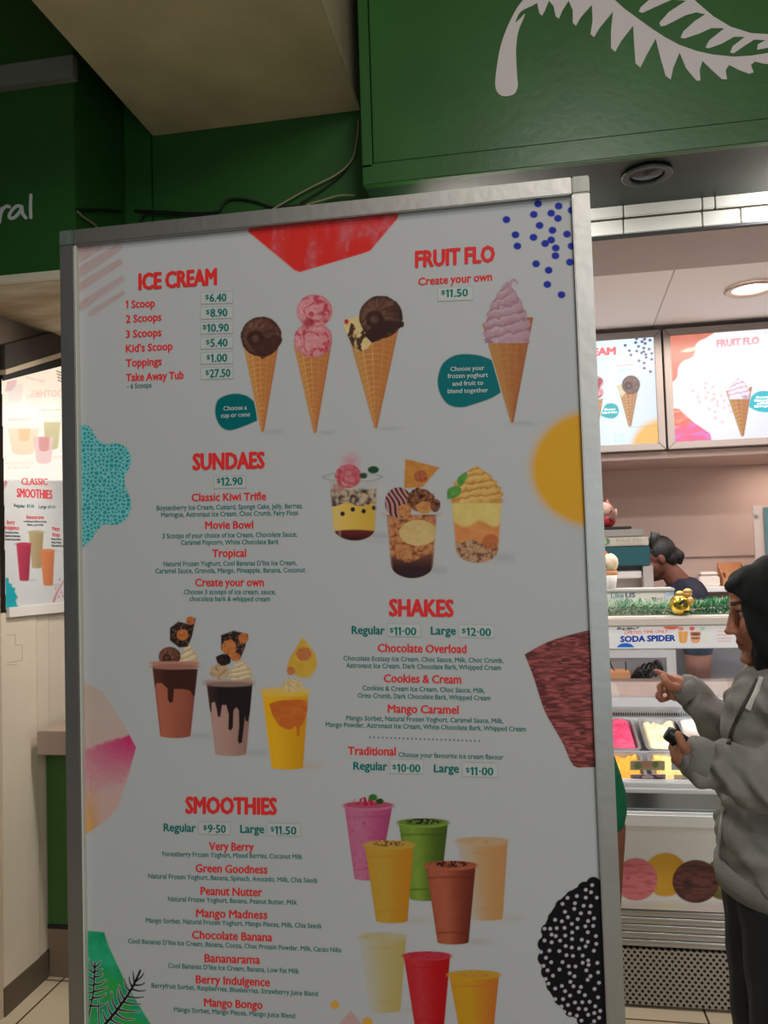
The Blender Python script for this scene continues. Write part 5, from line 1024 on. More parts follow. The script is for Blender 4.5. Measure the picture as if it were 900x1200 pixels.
lc(9, 46, 502, 15, 39, 533, (250, 216, 178)); lc(21, 36, 502, 23, 34, 517, (244, 196, 144)); lc(51, 71, 494.5, 53, 68, 527, (196, 184, 120)); lc(39, 63, 512, 43, 59.5, 543.5, (238, 196, 190)); lc(45, 58, 512, 46, 57, 529, (216, 140, 134)); lc(72, 80, 492, 73, 80, 530, (250, 220, 160))
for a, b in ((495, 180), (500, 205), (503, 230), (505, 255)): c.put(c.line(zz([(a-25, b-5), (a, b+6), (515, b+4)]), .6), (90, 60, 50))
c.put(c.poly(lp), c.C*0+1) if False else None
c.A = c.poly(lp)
c.build('reflection_print', M_lit, w1, LX(.0002))
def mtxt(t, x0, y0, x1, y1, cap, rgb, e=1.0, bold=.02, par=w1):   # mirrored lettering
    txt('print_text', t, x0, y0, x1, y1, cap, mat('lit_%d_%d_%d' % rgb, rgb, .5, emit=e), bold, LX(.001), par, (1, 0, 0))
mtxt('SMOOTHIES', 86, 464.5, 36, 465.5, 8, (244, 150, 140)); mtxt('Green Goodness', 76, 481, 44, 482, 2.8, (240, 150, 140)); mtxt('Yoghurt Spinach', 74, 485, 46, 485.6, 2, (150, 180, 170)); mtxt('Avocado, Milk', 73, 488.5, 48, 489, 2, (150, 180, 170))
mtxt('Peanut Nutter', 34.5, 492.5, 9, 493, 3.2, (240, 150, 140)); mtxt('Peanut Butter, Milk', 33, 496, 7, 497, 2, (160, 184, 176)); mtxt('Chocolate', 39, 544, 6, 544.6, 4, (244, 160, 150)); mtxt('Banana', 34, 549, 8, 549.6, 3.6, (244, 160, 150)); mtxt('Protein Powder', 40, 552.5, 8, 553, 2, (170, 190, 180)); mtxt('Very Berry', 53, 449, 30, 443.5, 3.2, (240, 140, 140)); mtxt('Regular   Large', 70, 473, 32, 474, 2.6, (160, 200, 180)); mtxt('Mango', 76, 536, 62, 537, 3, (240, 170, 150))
lp = [(5.5, 563), (79, 563), (79.5, 708), (7.5, 713)]
w2 = wallposter('smoothie_poster', 'poster reading CLASSIC SMOOTHIES with three cups, at the left edge', 'poster', lp, None)
c = Cv(4, 562, 81, 716, .7, (222, 206, 190), .6); zz = z(0, 560, 7.06); WRp = (222, 206, 190)
c.put(c.poly(zz([(38, 0), (62, 40), (40, 90)])), (206, 110, 120))
def pc3(tl, tr, yt, bl, br, yb, base, dark):
    soft_shadow(c, br+4, yb-1, 9, 2.6, .4, (130, 126, 124)); m_, u, v = cupf(c, tl+1, tr-1, yt, bl, br, yb, ryb=1.2); c.put(m_, mixc(base, dark, np.clip(u*.4+.35, 0, 1))); c.put(c.ell((tl+tr)/2, yt, (tr-tl)/2, 1.9), base)
pc3(32.5, 52, 623.5, 37.5, 48.5, 666, (190, 158, 110), (160, 128, 84)); pc3(18, 37.5, 637.5, 23, 34, 681, (196, 52, 74), (150, 40, 62)); pc3(46, 65, 645, 51, 62, 686.5, (222, 130, 74), (206, 106, 62))
c.put(c.poly(zz([(45, 830), (70, 825), (75, 870), (100, 880), (98, 900), (130, 915), (120, 940), (150, 990), (130, 1010), (140, 1050), (160, 1070), (48, 1088)])), (20, 160, 160)); c.put(c.line(zz([(445, 1020), (470, 950), (535, 840)]), 1.6, .8), (222, 140, 130))
for a, b in ((493, 842), (460, 915), (508, 950), (488, 983), (522, 978)): c.put(c.ell(a/7.06, 560+b/7.06, 1.2, 1.6), (226, 150, 140))
c.A = c.poly(lp); c.build('poster_print', attrmat('panel_print', .5), w2, LX(.0002))
def ptxt(t, x0, y0, x1, y1, cap, rgb, bold=.02): txt('print_text', t, x0, y0, x1, y1, cap, mat('ink_%d_%d_%d' % rgb, rgb, .5), bold, LX(.001), w2, (1, 0, 0))
ptxt('CLASSIC', 25, 568, 56, 568.6, 8, (226, 80, 90), .04); ptxt('SMOOTHIES', 19.5, 582.6, 61.5, 584.8, 10.5, (222, 66, 80), .04); ptxt('Regular', 16.5, 594, 29.5, 595, 3.6, (40, 80, 84)); ptxt('$9.50', 31.5, 594.6, 40, 595, 3.6, (40, 130, 120)); ptxt('Large', 45.5, 595.4, 54.5, 596, 3.6, (40, 80, 84)); ptxt('$11.50', 56, 595.8, 65, 596, 3.6, (90, 150, 140))
ptxt('Bananarama', 31, 608, 51.5, 608.4, 4.2, (222, 70, 84)); ptxt("Cool Bananas D'lite Ice Cream,", 27.5, 612, 55, 612.4, 2.3, (60, 84, 80)); ptxt('Banana, Low Fat Milk', 32, 616, 51, 616.4, 2.3, (60, 84, 80))
ptxt('Berry', 8, 614.2, 17.5, 614.6, 4.6, (222, 70, 84)); ptxt('Indulgence', 5.5, 620.4, 22.5, 621, 4.6, (222, 70, 84)); 
for k, t in enumerate(('Berryfruit Sorbet,', 'Raspberries, Blueberries,', 'Strawberry Juice Blend')): ptxt(t, 6, 625+k*4, 22+2*(k > 0), 625.4+k*4, 2.4, (50, 64, 66))
ptxt('Mango', 61, 621.6, 70.5, 622, 4.4, (222, 80, 90)); ptxt('Bongo', 61.5, 628.4, 70.5, 629, 4.4, (222, 80, 90))
for k, t in enumerate(('Mango Sorbet,', 'Mango Pieces,', 'Mango Juice Blend')): ptxt(t, 60, 632.6+k*3.9, 72+2*(k == 2), 633+k*3.9, 2.3, (50, 64, 66))
P = np.array([(7.5, 712), (79.5, 706), (79.5, 716.5), (7.8, 723.5)], float); m = MB(); m.prism(list(LX(-.004)(P[:, 0], P[:, 1])), (.012, 0, 0)); o = m.build('poster_rail', mat('rail_white', (226, 220, 212), .4)); struct(o); o.name = 'trim_10'
# slanted header over the painted reflection
def slantbar(name, y0a, y0b, y1a, y1b, m_, proud, back=-.03):
    P = np.array([(-6, y0a), (80, y0b), (80, y1b), (-6, y1a)], float); mb = MB(); mb.prism(list(LX(back)(P[:, 0], P[:, 1])), (proud-back, 0, 0)); return struct(mb.build(name, m_))
slantbar('trim_11', 405, 383, 436, 409, M_brown, .012); slantbar('trim_12', 434, 408, 440, 414, mat('pale_edge', (180, 160, 136), .5), .016); slantbar('trim_13', 439.6, 413.6, 447, 425.5, M_black, .006)
# sketch marks on the white wall panel
m = MB()
for a, b in (((8, 744), (18, 744)), ((18, 744), (18, 756)), ((18, 756), (26, 756)), ((26, 756), (26, 774)), ((26, 774), (8, 776.5)), ((8, 779), (20, 779))): m.tube([LX(-.0058)(np.array([float(p)]), np.array([float(q)]))[0] for p, q in (a, b)], .0006, 5)
props(m.build('floor_plan_sketch', mat('ink_grey', (120, 112, 108), .7)), 'faint grey floor plan outline on the white wall panel at left', 'drawing')
# ================================================================ cables above the board
def cable(label, pts, Y, r, m_):
    P = sp(pts, 8); n = len(P); Ys = np.interp(np.arange(n), np.linspace(0, n-1, len(Y)), Y) if hasattr(Y, '__len__') else [Y]*n
    path = [aY(np.array([p[0]]), np.array([p[1]]), y_)[0] for p, y_ in zip(P, Ys)]
    o = MB().tube(path, r, 8).build('cable', m_); props(o, label, 'cable', 'cables above the menu board')
M_cw = mat('cable_beige', (150, 140, 104), .5); M_cb = mat('cable_black', (16, 20, 16), .5)
cable('beige cable drooping from the beam corner to the board top', [(419.5, 140), (419, 158), (413, 186), (395, 204), (362, 221), (325, 242), (310, 252)], 2.735, .0035, M_cw)
cable('short beige cable beside the fascia corner above the board', [(416, 229), (398, 229), (380, 234), (360, 240), (345, 250)], 2.73, .0035, M_cw)
cable('long black cable running along the top of the board', [(158, 247), (190, 248), (225, 250), (255, 248), (262, 238), (275, 233), (298, 236), (322, 243), (360, 240)], 2.74, .005, M_cb)
cable('black cable looping up behind the board top', [(164, 262), (168, 252), (185, 250), (215, 252), (250, 252)], 2.73, .005, M_cb)
m = MB(); m.tube([aX(np.array([p[0]]), np.array([p[1]]), -1.424)[0] for p in sp([(90, 247), (97, 254), (110, 263), (116, 270)], 5)], .004, 8); props(m.build('cable', M_cw), 'pale cable stub at the upper left of the board', 'cable', 'cables above the menu board')
m = MB(); m.tube([aX(np.array([p[0]]), np.array([p[1]]), -1.424)[0] for p in sp([(89, 246), (105, 245.5), (125, 246), (143, 247)], 5)], .004, 8); props(m.build('cable', M_cb), 'short black cable on the left fascia side above the board corner', 'cable', 'cables above the menu board')
cable('black cable hanging at the beam corner by the fascia', [(410, 192), (398, 206), (378, 222), (352, 238)], 2.738, .003, M_cb)
# ================================================================ people
def evalmesh(mb, voxel, smooth=2, noise=None):
    me = bpy.data.meshes.new('tmp'); me.from_pydata([tuple(map(float, v)) for v in mb.v], [], mb.f); o = bpy.data.objects.new('tmp', me); COL.objects.link(o)
    bm = bmesh.new(); bm.from_mesh(me); bmesh.ops.remove_doubles(bm, verts=bm.verts, dist=1e-6); bmesh.ops.holes_fill(bm, edges=bm.edges, sides=0); bmesh.ops.recalc_face_normals(bm, faces=bm.faces); bm.to_mesh(me); bm.free()
    r = o.modifiers.new('r', 'REMESH'); r.mode = 'VOXEL'; r.voxel_size = voxel
    s = o.modifiers.new('s', 'SMOOTH'); s.iterations = smooth; s.factor = .5
    m2 = bpy.data.meshes.new_from_object(o.evaluated_get(bpy.context.evaluated_depsgraph_get()))
    v = np.empty(len(m2.vertices)*3); m2.vertices.foreach_get('co', v); n = np.empty(len(m2.vertices)*3); m2.vertices.foreach_get('normal', n)
    f = [tuple(p.vertices) for p in m2.polygons]
    bpy.data.objects.remove(o); bpy.data.meshes.remove(me); bpy.data.meshes.remove(m2)
    return v.reshape(-1, 3), f, n.reshape(-1, 3)
def skin(name, mb, m_, parent, voxel=.004, smooth=3, paint=None, fold=None):
    v, f, n = evalmesh(mb, voxel, smooth)
    if fold is not None: v = v+n*fold(v)[:, None]
    wv = v.copy()
    me = bpy.data.meshes.new(name); o = bpy.data.objects.new(name, me); COL.objects.link(o)
    v = place(o, v, parent); me.from_pydata(v.tolist(), [], f); me.materials.append(m_)
    me.polygons.foreach_set('use_smooth', [True]*len(f))
    if paint is not None:
        a = me.color_attributes.new('Col', 'FLOAT_COLOR', 'POINT'); a.data.foreach_set('color', np.c_[lin(paint(wv)), np.ones(len(wv))].ravel())
    me.update(); return o
def frame(fwd, up=(0, 0, 1)):
    f = np.asarray(fwd, float); f /= np.linalg.norm(f); u = np.asarray(up, float); l = np.cross(u, f); l /= np.linalg.norm(l); u = np.cross(f, l); return np.stack([f, l, u], 1)   # local x fwd, y left, z up
def head_shapes(mb, c, R, s=1.0, low=0):
    T = lambda p: np.asarray(c)+R@(np.asarray(p, float)*s)
    E_ = lambda p, r: mb.ell(T(p), np.array(r)*s, 24, 16, R=R)
    E_((-.012, 0, .03-.014*low), (.098, .076, .088-.006*low)); E_((.018, 0, -.035), (.07, .062, .068)); E_((.034, 0, -.068), (.052, .046, .042))
    mb.cap(T((.082, -.026, .022)), T((.082, .026, .022)), .014*s, .014*s); E_((.062, 0, .05-.012*low), (.03, .05, .04-.006*low))
    mb.cap(T((.088, 0, .014)), T((.104, 0, -.028)), .0078*s, .0095*s); E_((.108, 0, -.035), (.0115, .0095, .0085)); E_((.097, .0105, -.038), (.0095, .0075, .0065)); E_((.097, -.0105, -.038), (.0095, .0075, .0065))
    for y in (-1, 1):
        E_((.056, y*.038, -.025), (.032, .026, .03)); E_((.072, y*.031, .002), (.0135, .016, .0125)); E_((-.01, y*(.078-.02*low), -.005), (.02, .012, .032))
        mb.cap(T((.0945, 0, -.0605)), T((.083, y*.019, -.064)), .0066*s, .0045*s); mb.cap(T((.092, 0, -.073)), T((.082, y*.017, -.0715)), .007*s, .0045*s)
    E_((.085, 0, -.036), (.016, .015, .014)); E_((.078, 0, -.05), (.02, .024, .02)); E_((.083, 0, -.099), (.017, .02, .015)); mb.cap(T((.02, 0, -.095)), T((.08, 0, -.096)), .03*s, .018*s)
    mb.cap(T((-.03, 0, -.03)), T((-.045, 0, -.15)), .05*s, .052*s)
    return T
def face_paint(c, R, s, base, lip, brow=(40, 28, 24)):
    def p(v):
        q_ = ((v-np.asarray(c))@R)/s; col = np.ones((len(v), 3))*np.array(base, float); x, y, z_ = q_.T; ay = np.abs(y)
        w_ = lambda m, cc: col.__setitem__(slice(None), col*(1-m[:, None])+np.array(cc, float)*m[:, None])
        fr = np.clip((x-.05)*60, 0, 1); nz = np.sin(v[:, 0]*310)*np.sin(v[:, 2]*290)*.5
        w_(np.clip(1-np.hypot((ay-.03)/.03, (z_+.03)/.02), 0, .35)*fr, (206, 130, 110))
        w_(np.clip((1-np.hypot((ay-.03)/.024, (z_-.004)/.014))*2, 0, .25)*fr, (120, 74, 58))
        w_(np.clip((1-np.hypot((ay-.032)/.022, (z_-.026)/.0055))*4, 0, .9)*fr, brow)
        w_(np.clip((1-np.hypot((ay-.031)/.015, (z_-.001)/.0062))*5, 0, 1)*fr, (150, 132, 122)); w_(np.clip((1-np.hypot((ay-.031)/.0072, (z_-.001)/.0068))*5, 0, 1)*fr, (34, 22, 18))
        w_(np.clip((1-np.hypot((ay-.031)/.018, (z_-.0082)/.0028))*5, 0, 1)*fr, (28, 18, 16))
        w_(np.clip((1-np.hypot(y/.024, (z_+.067)/.0125))*4, 0, .9)*np.clip((x-.07)*60, 0, 1), lip); w_(np.clip((1-np.hypot(y/.02, (z_+.0668)/.002))*4, 0, .8)*np.clip((x-.07)*60, 0, 1), (70, 30, 30))
        return np.clip(col+nz[:, None]*0, 0, 255)
    return p
M_skin = attrmat('skin', .55, spec=.35)
# ---------------------------------------------------------------- customer at the right
def Pq(px, py, Y): return aY(np.array([float(px)]), np.array([float(py)]), Y)[0]
YC = 1.86
Rh = frame((-1, .15, -.17)); hs = 1.0
hc = Pq(848.5, 741, YC)-Rh@(np.array([.1195, 0, -.036])*hs)
hemZ = Pq(880, 1070, 1.74)[2]
cu = thing('person', (hc[0]+.12, YC, 0), 'person in black headscarf and grey hooded jacket gesturing beside the display case', 'person')
neck = hc+Rh@np.array([-.05, 0, -.15]); chest = np.array([Pq(914, 870, YC)[0], YC+.0, Pq(900, 868, YC)[2]]); hip = np.array([Pq(916, 1040, YC)[0], YC, hemZ+.05])
B = MB(); head_shapes(B, hc, Rh, hs, 1)
sh_n = np.array([chest[0]+.02, YC-.155, chest[2]+.085]); sh_f = np.array([chest[0]+.03, YC+.14, chest[2]+.06])
B.ell(chest, (.10, .15, .2)); B.ell((chest+hip)/2, (.09, .13, .18)); B.ell(hip, (.105, .15, .12)); B.cap(neck, chest+np.array([0, 0, .1]), .05, .08)
el_n = Pq(915, 925, 1.70); wr_n = Pq(812, 887, 1.72); el_f = Pq(868, 885, 2.02)+np.array([.02, 0, 0]); wr_f = Pq(803, 806, 2.08)
for a, b, c_ in ((sh_n, el_n, wr_n), (sh_f, el_f, wr_f)): B.cap(a, b, .05, .04); B.cap(b, c_, .04, .024)
def finger(mb, pts, Ys, r0=.0095, r1=.007):
    P = [Pq(p[0], p[1], y) for p, y in zip(pts, Ys)]; n = len(P)-1
    for i in range(n): mb.cap(P[i], P[i+1], r0+(r1-r0)*i/n, r0+(r1-r0)*(i+1)/n, 10)
# far hand: pinch with index and thumb, the others curled
B.ell(Pq(792, 806, 2.08), (.024, .016, .034), R=frame((-1, 0, .1)))
B.cap(Pq(790, 800, 2.08), wr_f, .021, .023); B.cap(Pq(790, 812, 2.085), wr_f, .018, .022)
finger(B, [(791, 798), (783, 793.5), (776, 790), (769, 786.5)], (2.07, 2.06, 2.06, 2.06), .0098)
finger(B, [(793, 806), (786, 804), (780, 799), (777, 793)], (2.055, 2.035, 2.03, 2.04), .0115, .0088)
finger(B, [(788, 802), (778.5, 800), (772.5, 805), (774, 811)], (2.085, 2.085, 2.08, 2.07), .0096)
finger(B, [(788, 808), (778, 808), (772, 813), (775, 818)], (2.095, 2.1, 2.09, 2.08), .0092)
finger(B, [(789, 813), (782, 818), (775, 820.5), (770, 816)], (2.10, 2.11, 2.1, 2.09), .0085, .0065)
# near hand: fingers wrapped round the small purse
B.ell(Pq(803, 884, 1.72), (.03, .016, .026)); B.cap(Pq(800, 884, 1.72), wr_n, .02, .024)
finger(B, [(804, 878), (799, 872), (797, 866), (795, 861)], (1.70, 1.69, 1.69, 1.695), .0105, .0085)
finger(B, [(799, 880), (792, 879), (787, 877), (788, 871)], (1.72, 1.725, 1.735, 1.755), .0092)
finger(B, [(800, 886), (793, 887), (789, 884), (790, 878)], (1.725, 1.735, 1.745, 1.76), .0092)
finger(B, [(801, 891), (795, 893), (790, 891), (791, 885)], (1.725, 1.74, 1.75, 1.765), .009)
finger(B, [(803, 895), (799, 898), (795, 897), (795, 891)], (1.73, 1.745, 1.755, 1.765), .0082, .0066)
an = [np.array([hip[0]+.02, YC+s_*.10, .06]) for s_ in (-1, 1)]
for s_, a in zip((-1, 1), an):
    kn = np.array([hip[0]-.01, YC+s_*.095, .47]); B.cap(hip+np.array([0, s_*.08, -.03]), kn, .08, .055); B.cap(kn, a, .054, .036); B.cap(a+np.array([.02, 0, -.022]), a+np.array([-.13, 0, -.03]), .032, .026)
skin('body', B, M_skin, cu, .0034, 2, face_paint(hc, Rh, hs, (176, 116, 90), (150, 76, 70)))
# headscarf
Hs = MB(); TH = lambda p: hc+Rh@(np.asarray(p, float)*hs)
def halfell(c0, r, n0, d0):
    t = MB(); t.ell((0, 0, 0), r, 40, 28); me = bpy.data.meshes.new('h'); me.from_pydata([tuple(map(float, v)) for v in t.v], [], t.f); bm = bmesh.new(); bm.from_mesh(me); bmesh.ops.remove_doubles(bm, verts=bm.verts, dist=1e-6)
    rr = bmesh.ops.bisect_plane(bm, geom=bm.verts[:]+bm.edges[:]+bm.faces[:], plane_co=d0, plane_no=n0, clear_outer=True)
    bmesh.ops.holes_fill(bm, edges=[e for e in bm.edges if e.is_boundary], sides=0); bm.verts.index_update()
    Hs.add([TH(np.array(v.co)+np.array(c0)) for v in bm.verts], [[v.index for v in f.verts] for f in bm.faces]); bm.free(); bpy.data.meshes.remove(me)
halfell((-.014, 0, .008), (.122, .090, .106), (.88, 0, -.47), (.076, 0, .0))
halfell((-.0, 0, -.045), (.108, .092, .13), (1, 0, .0), (.074, 0, -.0)); Hs.cap(TH((.012, 0, -.13)), TH((-.03, 0, -.13)), .056, .066); Hs.cap(TH((.012, 0, -.13)), TH((-.005, 0, -.20)), .052, .06)
Hs.ell(TH((.066, 0, .07)), (.032, .05, .02), 20, 12, R=Rh@frame((1, 0, -.45)))
Hs.cap(TH((.0, 0, -.13)), TH((-.02, 0, -.19)), .068, .072); Hs.ell(TH((-.05, 0, -.15)), (.09, .10, .08))
skin('headscarf', Hs, mat('black_jersey', (9, 10, 12), .9, bump=.12, bscale=30), cu, .0045, 5, None, lambda v: .0035*np.sin(v[:, 2]*70+v[:, 0]*90+2*np.sin(v[:, 1]*40)))
# jacket
J = MB(); Jf = lambda v: (.0034*np.sin(v[:, 0]*95+v[:, 2]*60+3*np.sin(v[:, 1]*30+v[:, 2]*24))+.0034*np.sin(v[:, 0]*40-v[:, 2]*85+2*np.sin(v[:, 0]*50))+np.clip((1.79-v[:, 1])/.05, 0, 1)*.0065*np.sin(v[:, 0]*85+v[:, 2]*38+2.2*np.sin(v[:, 0]*22+v[:, 2]*30)))
J.ell(chest+np.array([.0, -.01, .0]), (.122, .15, .19)); J.ell(chest*.55+hip*.45+np.array([-.002, 0, 0]), (.122, .165, .2)); J.ell(hip+np.array([-.002, 0, .06]), (.126, .168, .135)); J.cap(hip+np.array([0, -.06, .035]), hip+np.array([0, .06, .035]), .118, .118)
J.cap(sh_n+np.array([0, .06, .0]), sh_f+np.array([0, -.06, .0]), .075, .075)
J.cap(sh_n, el_n, .07, .066); J.cap(el_n, el_n*.45+wr_n*.55, .066, .056); J.cap(el_n*.45+wr_n*.55, wr_n+np.array([.012, 0, -.006]), .056, .043)
J.cap(sh_f, el_f, .07, .064); J.cap(el_f, el_f*.4+wr_f*.6, .064, .05); J.cap(el_f*.4+wr_f*.6, wr_f+np.array([.014, 0, -.006]), .05, .036)
M_hood = mat('grey_fleece', (136, 132, 126), .95, noise=.07, nscale=12, bump=.2, bscale=160, spec=.15)
jk = skin('jacket', J, M_hood, cu, .0055, 3, None, Jf)
from mathutils.bvhtree import BVHTree
_o = WL[jk]; BV = BVHTree.FromPolygons([Vector(np.array(v.co)+_o) for v in jk.data.vertices], [tuple(p.vertices) for p in jk.data.polygons])
def onj(px, py, lift=.002):
    d = _ray(np.array([float(px)]), np.array([float(py)]))[0]; d = d/np.linalg.norm(d); h = BV.ray_cast(Vector(CAM), Vector(d))
    return None if h[0] is None else np.array(h[0])-d*lift
hd = MB(); nk = chest+np.array([0, 0, .17]); nc = TH((-.02, 0, -.2))
for k in range(9):
    a = math.radians(-150+k*37.5); b = math.radians(-150+(k+1)*37.5); f_ = lambda t: nc+np.array([-.08*math.cos(t)+.07, .08*math.sin(t), -.03-.04*math.cos(t)])
    hd.cap(f_(a), f_(b), .027, .027, 10)
hd.ell(nc+np.array([.095, 0, -.05]), (.06, .09, .07)); skin('hood', hd, M_hood, cu, .006, 4, None, Jf)
for nm, R0 in (('cuff', (el_n, wr_n, .046)), ('cuff', (el_f, wr_f, .039))):
    a, b, r = R0; d = (b-a)/np.linalg.norm(b-a); MB().tube([b-d*.03, b-d*.012, b+d*.006, b+d*.009, b-d*.01], [r*.95, r, r*.94, r*.8, r*.75], 24, cap=False).build(nm, mat('grey_rib', (128, 124, 118), .95, bump=.3, bscale=200), cu)
wbm = MB(); wv = [hip+np.array([-.004+rx*math.cos(t*math.pi/24), ry*math.sin(t*math.pi/24), dz_]) for rx, ry, dz_ in ((.116, .16, .012), (.128, .172, .004), (.130, .174, -.02), (.127, .170, -.042), (.115, .15, -.042)) for t in range(48)]; wbm.add(wv, [(i*48+k, i*48+(k+1) % 48, (i+1)*48+(k+1) % 48, (i+1)*48+k) for i in range(4) for k in range(48)], 0, True); wbm.build('waistband', mat('grey_rib', (128, 124, 118), .95, bump=.3, bscale=200), cu)
# zip edge, light shirt strip and cord down the chest
def strip(name, pts, w_, m_, Y, lift=.0):
    P = [q for q in (onj(a, b) for a, b in pts) if q is not None]
    if len(P) > 2: MB().tube(P, w_, 10).build(name, m_, cu)
strip('zip_edge', sp([(888, 796), (880, 812), (868, 834), (858, 856), (854, 872)], 5), .0045, mat('dark_zip', (62, 56, 54), .7), 1.735)
strip('shirt_edge', sp([(893, 794), (886, 812), (876, 832)], 5), .006, mat('shirt_white', (206, 200, 192), .8), 1.738)
strip('front_edge', sp([(848, 946), (845, 965), (842.5, 990), (843, 1012)], 5), .004, mat('pale_lining', (186, 182, 176), .9), 1.85)
T = MB()
for s_, a in zip((-1, 1), an):
    kn = np.array([hip[0]-.01, YC+s_*.095, .47]); T.cap(hip+np.array([0, s_*.07, -.05]), kn, .108, .082); T.cap(kn, a+np.array([0, 0, .02]), .08, .06)
skin('trousers', T, mat('black_denim', (26, 27, 33), .85, noise=.15, nscale=14), cu, .007, 3, None, lambda v: .0016*np.sin(v[:, 2]*50+v[:, 1]*50))
for s_, a in zip((-1, 1), an):
    sm_ = MB(); sm_.cap(a+np.array([.03, 0, -.022]), a+np.array([-.15, 0, -.026]), .038, .033); v_ = sm_.v; sm_.v = [(p[0], p[1], max(p[2], .001)) for p in v_]; sm_.build('shoe', M_black, cu)
# small dark purse held in the near hand
pu = thing('purse', Pq(793, 872, 1.745), 'small black folded purse held in the near hand of the person in grey', 'purse')
a, b = Pq(781, 858, 1.74), Pq(806, 874, 1.735); d = (b-a)/np.linalg.norm(b-a); up_ = np.cross(d, [0, 1, 0]); up_ = up_/np.linalg.norm(up_)*(-1 if np.cross(d, [0, 1, 0])[2] < 0 else 1); hw = .0185
m = MB(); 
def slab(mb, a, b, o0, o1, y0, y1): mb.hexa([a+up_*o0+np.array([0, y0, 0]), b+up_*o0+np.array([0, y0, 0]), b+up_*o1+np.array([0, y0, 0]), a+up_*o1+np.array([0, y0, 0])], [a+up_*o0+np.array([0, y1, 0]), b+up_*o0+np.array([0, y1, 0]), b+up_*o1+np.array([0, y1, 0]), a+up_*o1+np.array([0, y1, 0])])
m.tube([a, a+d*.004, a+d*.02, b-d*.004, b], [.0135, .0155, .0165, .0165, .012], 18); m.build('cover', mat('purse_black', (26, 26, 27), .4, bump=.2), pu)
m = MB(); slab(m, a-d*.0012, a+d*.002, -hw*.3, -hw*.12, -.010, .008); slab(m, a-d*.0012, a+d*.002, hw*.2, hw*.36, -.010, .008); m.build('inner_fold', mat('purse_grey', (96, 94, 92), .4), pu, .002)
m = MB(); m.tube([a+d*.022+up_*.014, a+d*.012+up_*.022, a+d*.002+up_*.028], [.004, .0035, .001], 8); m.build('flap', mat('purse_black', (26, 26, 27), .4, bump=.2), pu, .002)
# ---------------------------------------------------------------- shop worker behind the counter
YW = 4.32
Rw = frame((-1, -.1, -.38)); hw_c = Pq(769, 655, YW); wk = thing('person', (hw_c[0]+.2, YW+.1, 0), 'shop worker in navy shirt with dark ponytail leaning behind the counter', 'person')
B = MB(); head_shapes(B, hw_c, Rw, .90); ch = Pq(803, 706, YW+.02); hp = np.array([ch[0]+.16, YW+.05, .92])
B.cap(hw_c+Rw@np.array([-.05, 0, -.1]), ch+np.array([.0, 0, .06]), .048, .07); B.ell(ch, (.09, .14, .13)); B.cap(ch, hp, .1, .11)
for s_ in (-1, 1):
    s0 = ch+np.array([-.0, s_*.15, .03]); e0 = s0+np.array([-.1, s_*.03, -.25]); w0 = e0+np.array([-.2, -s_*.03, .0]); B.cap(s0, e0, .045, .036); B.cap(e0, w0, .036, .025)
    B.ell(w0+np.array([-.04, 0, 0]), (.045, .018, .03))
    for j in range(4): B.cap(w0+np.array([-.07, 0, .02-j*.013]), w0+np.array([-.11+.008*(j == 3), .006, .012-j*.013]), .008, .0065, 8)
    B.cap(w0+np.array([-.03, 0, .025]), w0+np.array([-.07, -.02, .045]), .009, .0075, 8)
    k0 = np.array([hp[0]-.03, YW+.05+s_*.09, .47]); B.cap(hp+np.array([0, s_*.08, -.03]), k0, .08, .055); B.cap(k0, np.array([hp[0]+.02, k0[1], .06]), .054, .036); B.cap(np.array([hp[0]+.03, k0[1], .035]), np.array([hp[0]-.12, k0[1], .03]), .033, .026)
skin('body', B, M_skin, wk, .006, 2, face_paint(hw_c, Rw, .90, (96, 57, 44), (90, 44, 40)))
Tw = lambda p: hw_c+Rw@np.asarray(p, float)
Hh = MB(); Hh.ell(Tw((-.028, 0, .036)), (.088, .078, .08), 26, 18, R=Rw); Hh.ell(Tw((.025, 0, .062)), (.056, .062, .04), R=Rw); Hh.ell(Tw((-.06, 0, -.015)), (.045, .062, .055), R=Rw)
pt = [Pq(a, b, YW) for a, b in ((785, 646), (791, 646), (796, 651), (797, 659))]
for i in range(3): Hh.cap(pt[i], pt[i+1], (.02, .024, .028)[i], (.024, .028, .014)[i])
skin('hair', Hh, mat('black_hair', (8, 7, 7), .6, bump=.4, bscale=90), wk, .006, 3)
Sh = MB(); Sh.ell(ch, (.12, .165, .14)); Sh.cap(ch+np.array([0, -.09, .03]), ch+np.array([0, .09, .03]), .09, .09); Sh.cap(ch, hp, .125, .135)
for s_ in (-1, 1): s0 = ch+np.array([-.0, s_*.15, .03]); Sh.cap(s0, s0+np.array([-.07, s_*.02, -.17]), .07, .06)
skin('shirt', Sh, mat('navy_cotton', (14, 19, 40), .85, noise=.1), wk, .007, 3, None, lambda v: .004*np.sin(v[:, 2]*50+v[:, 0]*60))
Tr = MB()
for s_ in (-1, 1): k0 = np.array([hp[0]-.03, YW+.05+s_*.09, .47]); Tr.cap(hp+np.array([0, s_*.07, -.08]), k0, .1, .075); Tr.cap(k0, np.array([hp[0]+.02, k0[1], .08]), .075, .058)
skin('trousers', Tr, M_black, wk, .009, 2)
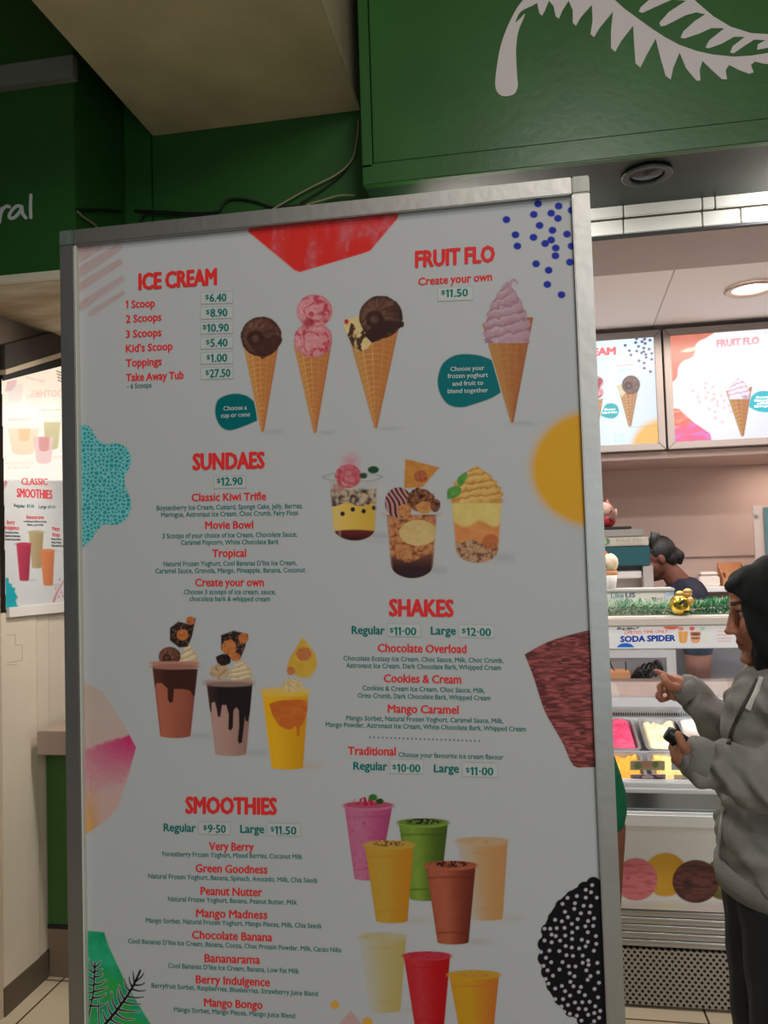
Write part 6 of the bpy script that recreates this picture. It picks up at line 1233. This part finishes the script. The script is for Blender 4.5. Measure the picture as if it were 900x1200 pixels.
# ---------------------------------------------------------------- person in green shirt, mostly behind the board
YG = 1.72
gx_ = Pq(722, 940, YG)[0]-.250; gn = thing('person', (gx_, YG, 0), 'person in green shirt mostly hidden behind the menu board edge', 'person')
Rg = frame((-.25, 1, 0)); gh = np.array([gx_, YG+.02, 1.56]); B = MB(); head_shapes(B, gh, Rg, 1.0)
B.cap(gh+Rg@np.array([-.04, 0, -.12]), np.array([gx_, YG, 1.3]), .05, .08); B.ell((gx_, YG, 1.2), (.15, .1, .2)); B.ell((gx_, YG, .93), (.15, .105, .14)); B.cap((gx_, YG, 1.15), (gx_, YG, .95), .11, .11)
for s_ in (-1, 1):
    s0 = np.array([gx_+s_*.15, YG, 1.33]); e0 = np.array([gx_+s_*.23, YG-.01, 1.06]) if s_ > 0 else np.array([gx_-.22, YG, 1.06]); w0 = e0+np.array([s_*.0, .07, -.22]); B.cap(s0, e0, .047, .037); B.cap(e0, w0, .037, .025)
    B.ell(w0+np.array([0, .01, -.045]), (.018, .03, .045))
    for j in range(4): B.cap(w0+np.array([0, .035-j*.014, -.075]), w0+np.array([-s_*.012, .032-j*.014, -.125+.01*abs(j-1.5)]), .0085, .007, 8)
    B.cap(w0+np.array([0, .035, -.03]), w0+np.array([-s_*.01, .06, -.07]), .0095, .008, 8)
    k0 = np.array([gx_+s_*.09, YG-.01, .46]); B.cap((gx_+s_*.08, YG, .88), k0, .085, .056); B.cap(k0, (gx_+s_*.09, YG+.02, .06), .054, .036); B.cap((gx_+s_*.09, YG, .035), (gx_+s_*.1, YG+.15, .03), .033, .026)
skin('body', B, M_skin, gn, .005, 2, face_paint(gh, Rg, 1.0, (138, 88, 66), (130, 66, 60)))
Hh = MB(); Hh.ell(gh+Rg@np.array([-.03, 0, .04]), (.098, .088, .094), 26, 18, R=Rg); skin('hair', Hh, mat('black_hair', (8, 7, 7), .6, bump=.4, bscale=90), gn, .007, 3)
G = MB(); G.ell((gx_, YG, 1.2), (.155, .125, .2)); G.cap((gx_, YG, 1.2), (gx_, YG, .9), .135, .15); G.cap((gx_-.13, YG, 1.34), (gx_+.13, YG, 1.34), .075, .075)
for s_ in (-1, 1): s0 = np.array([gx_+s_*.14, YG, 1.33]); e0 = np.array([gx_+s_*.23, YG-.01, 1.06]); G.cap(s0, s0*.15+e0*.85, .064, .06)
skin('shirt', G, mat('green_cotton', (0, 104, 66), .85, noise=.08), gn, .007, 3, None, lambda v: .004*np.sin(v[:, 2]*45+v[:, 0]*60))
Tr = MB()
for s_ in (-1, 1): k0 = np.array([gx_+s_*.09, YG-.01, .46]); Tr.cap((gx_+s_*.075, YG, .86), k0, .105, .078); Tr.cap(k0, (gx_+s_*.09, YG+.02, .08), .075, .058)
skin('trousers', Tr, M_black, gn, .009, 2)
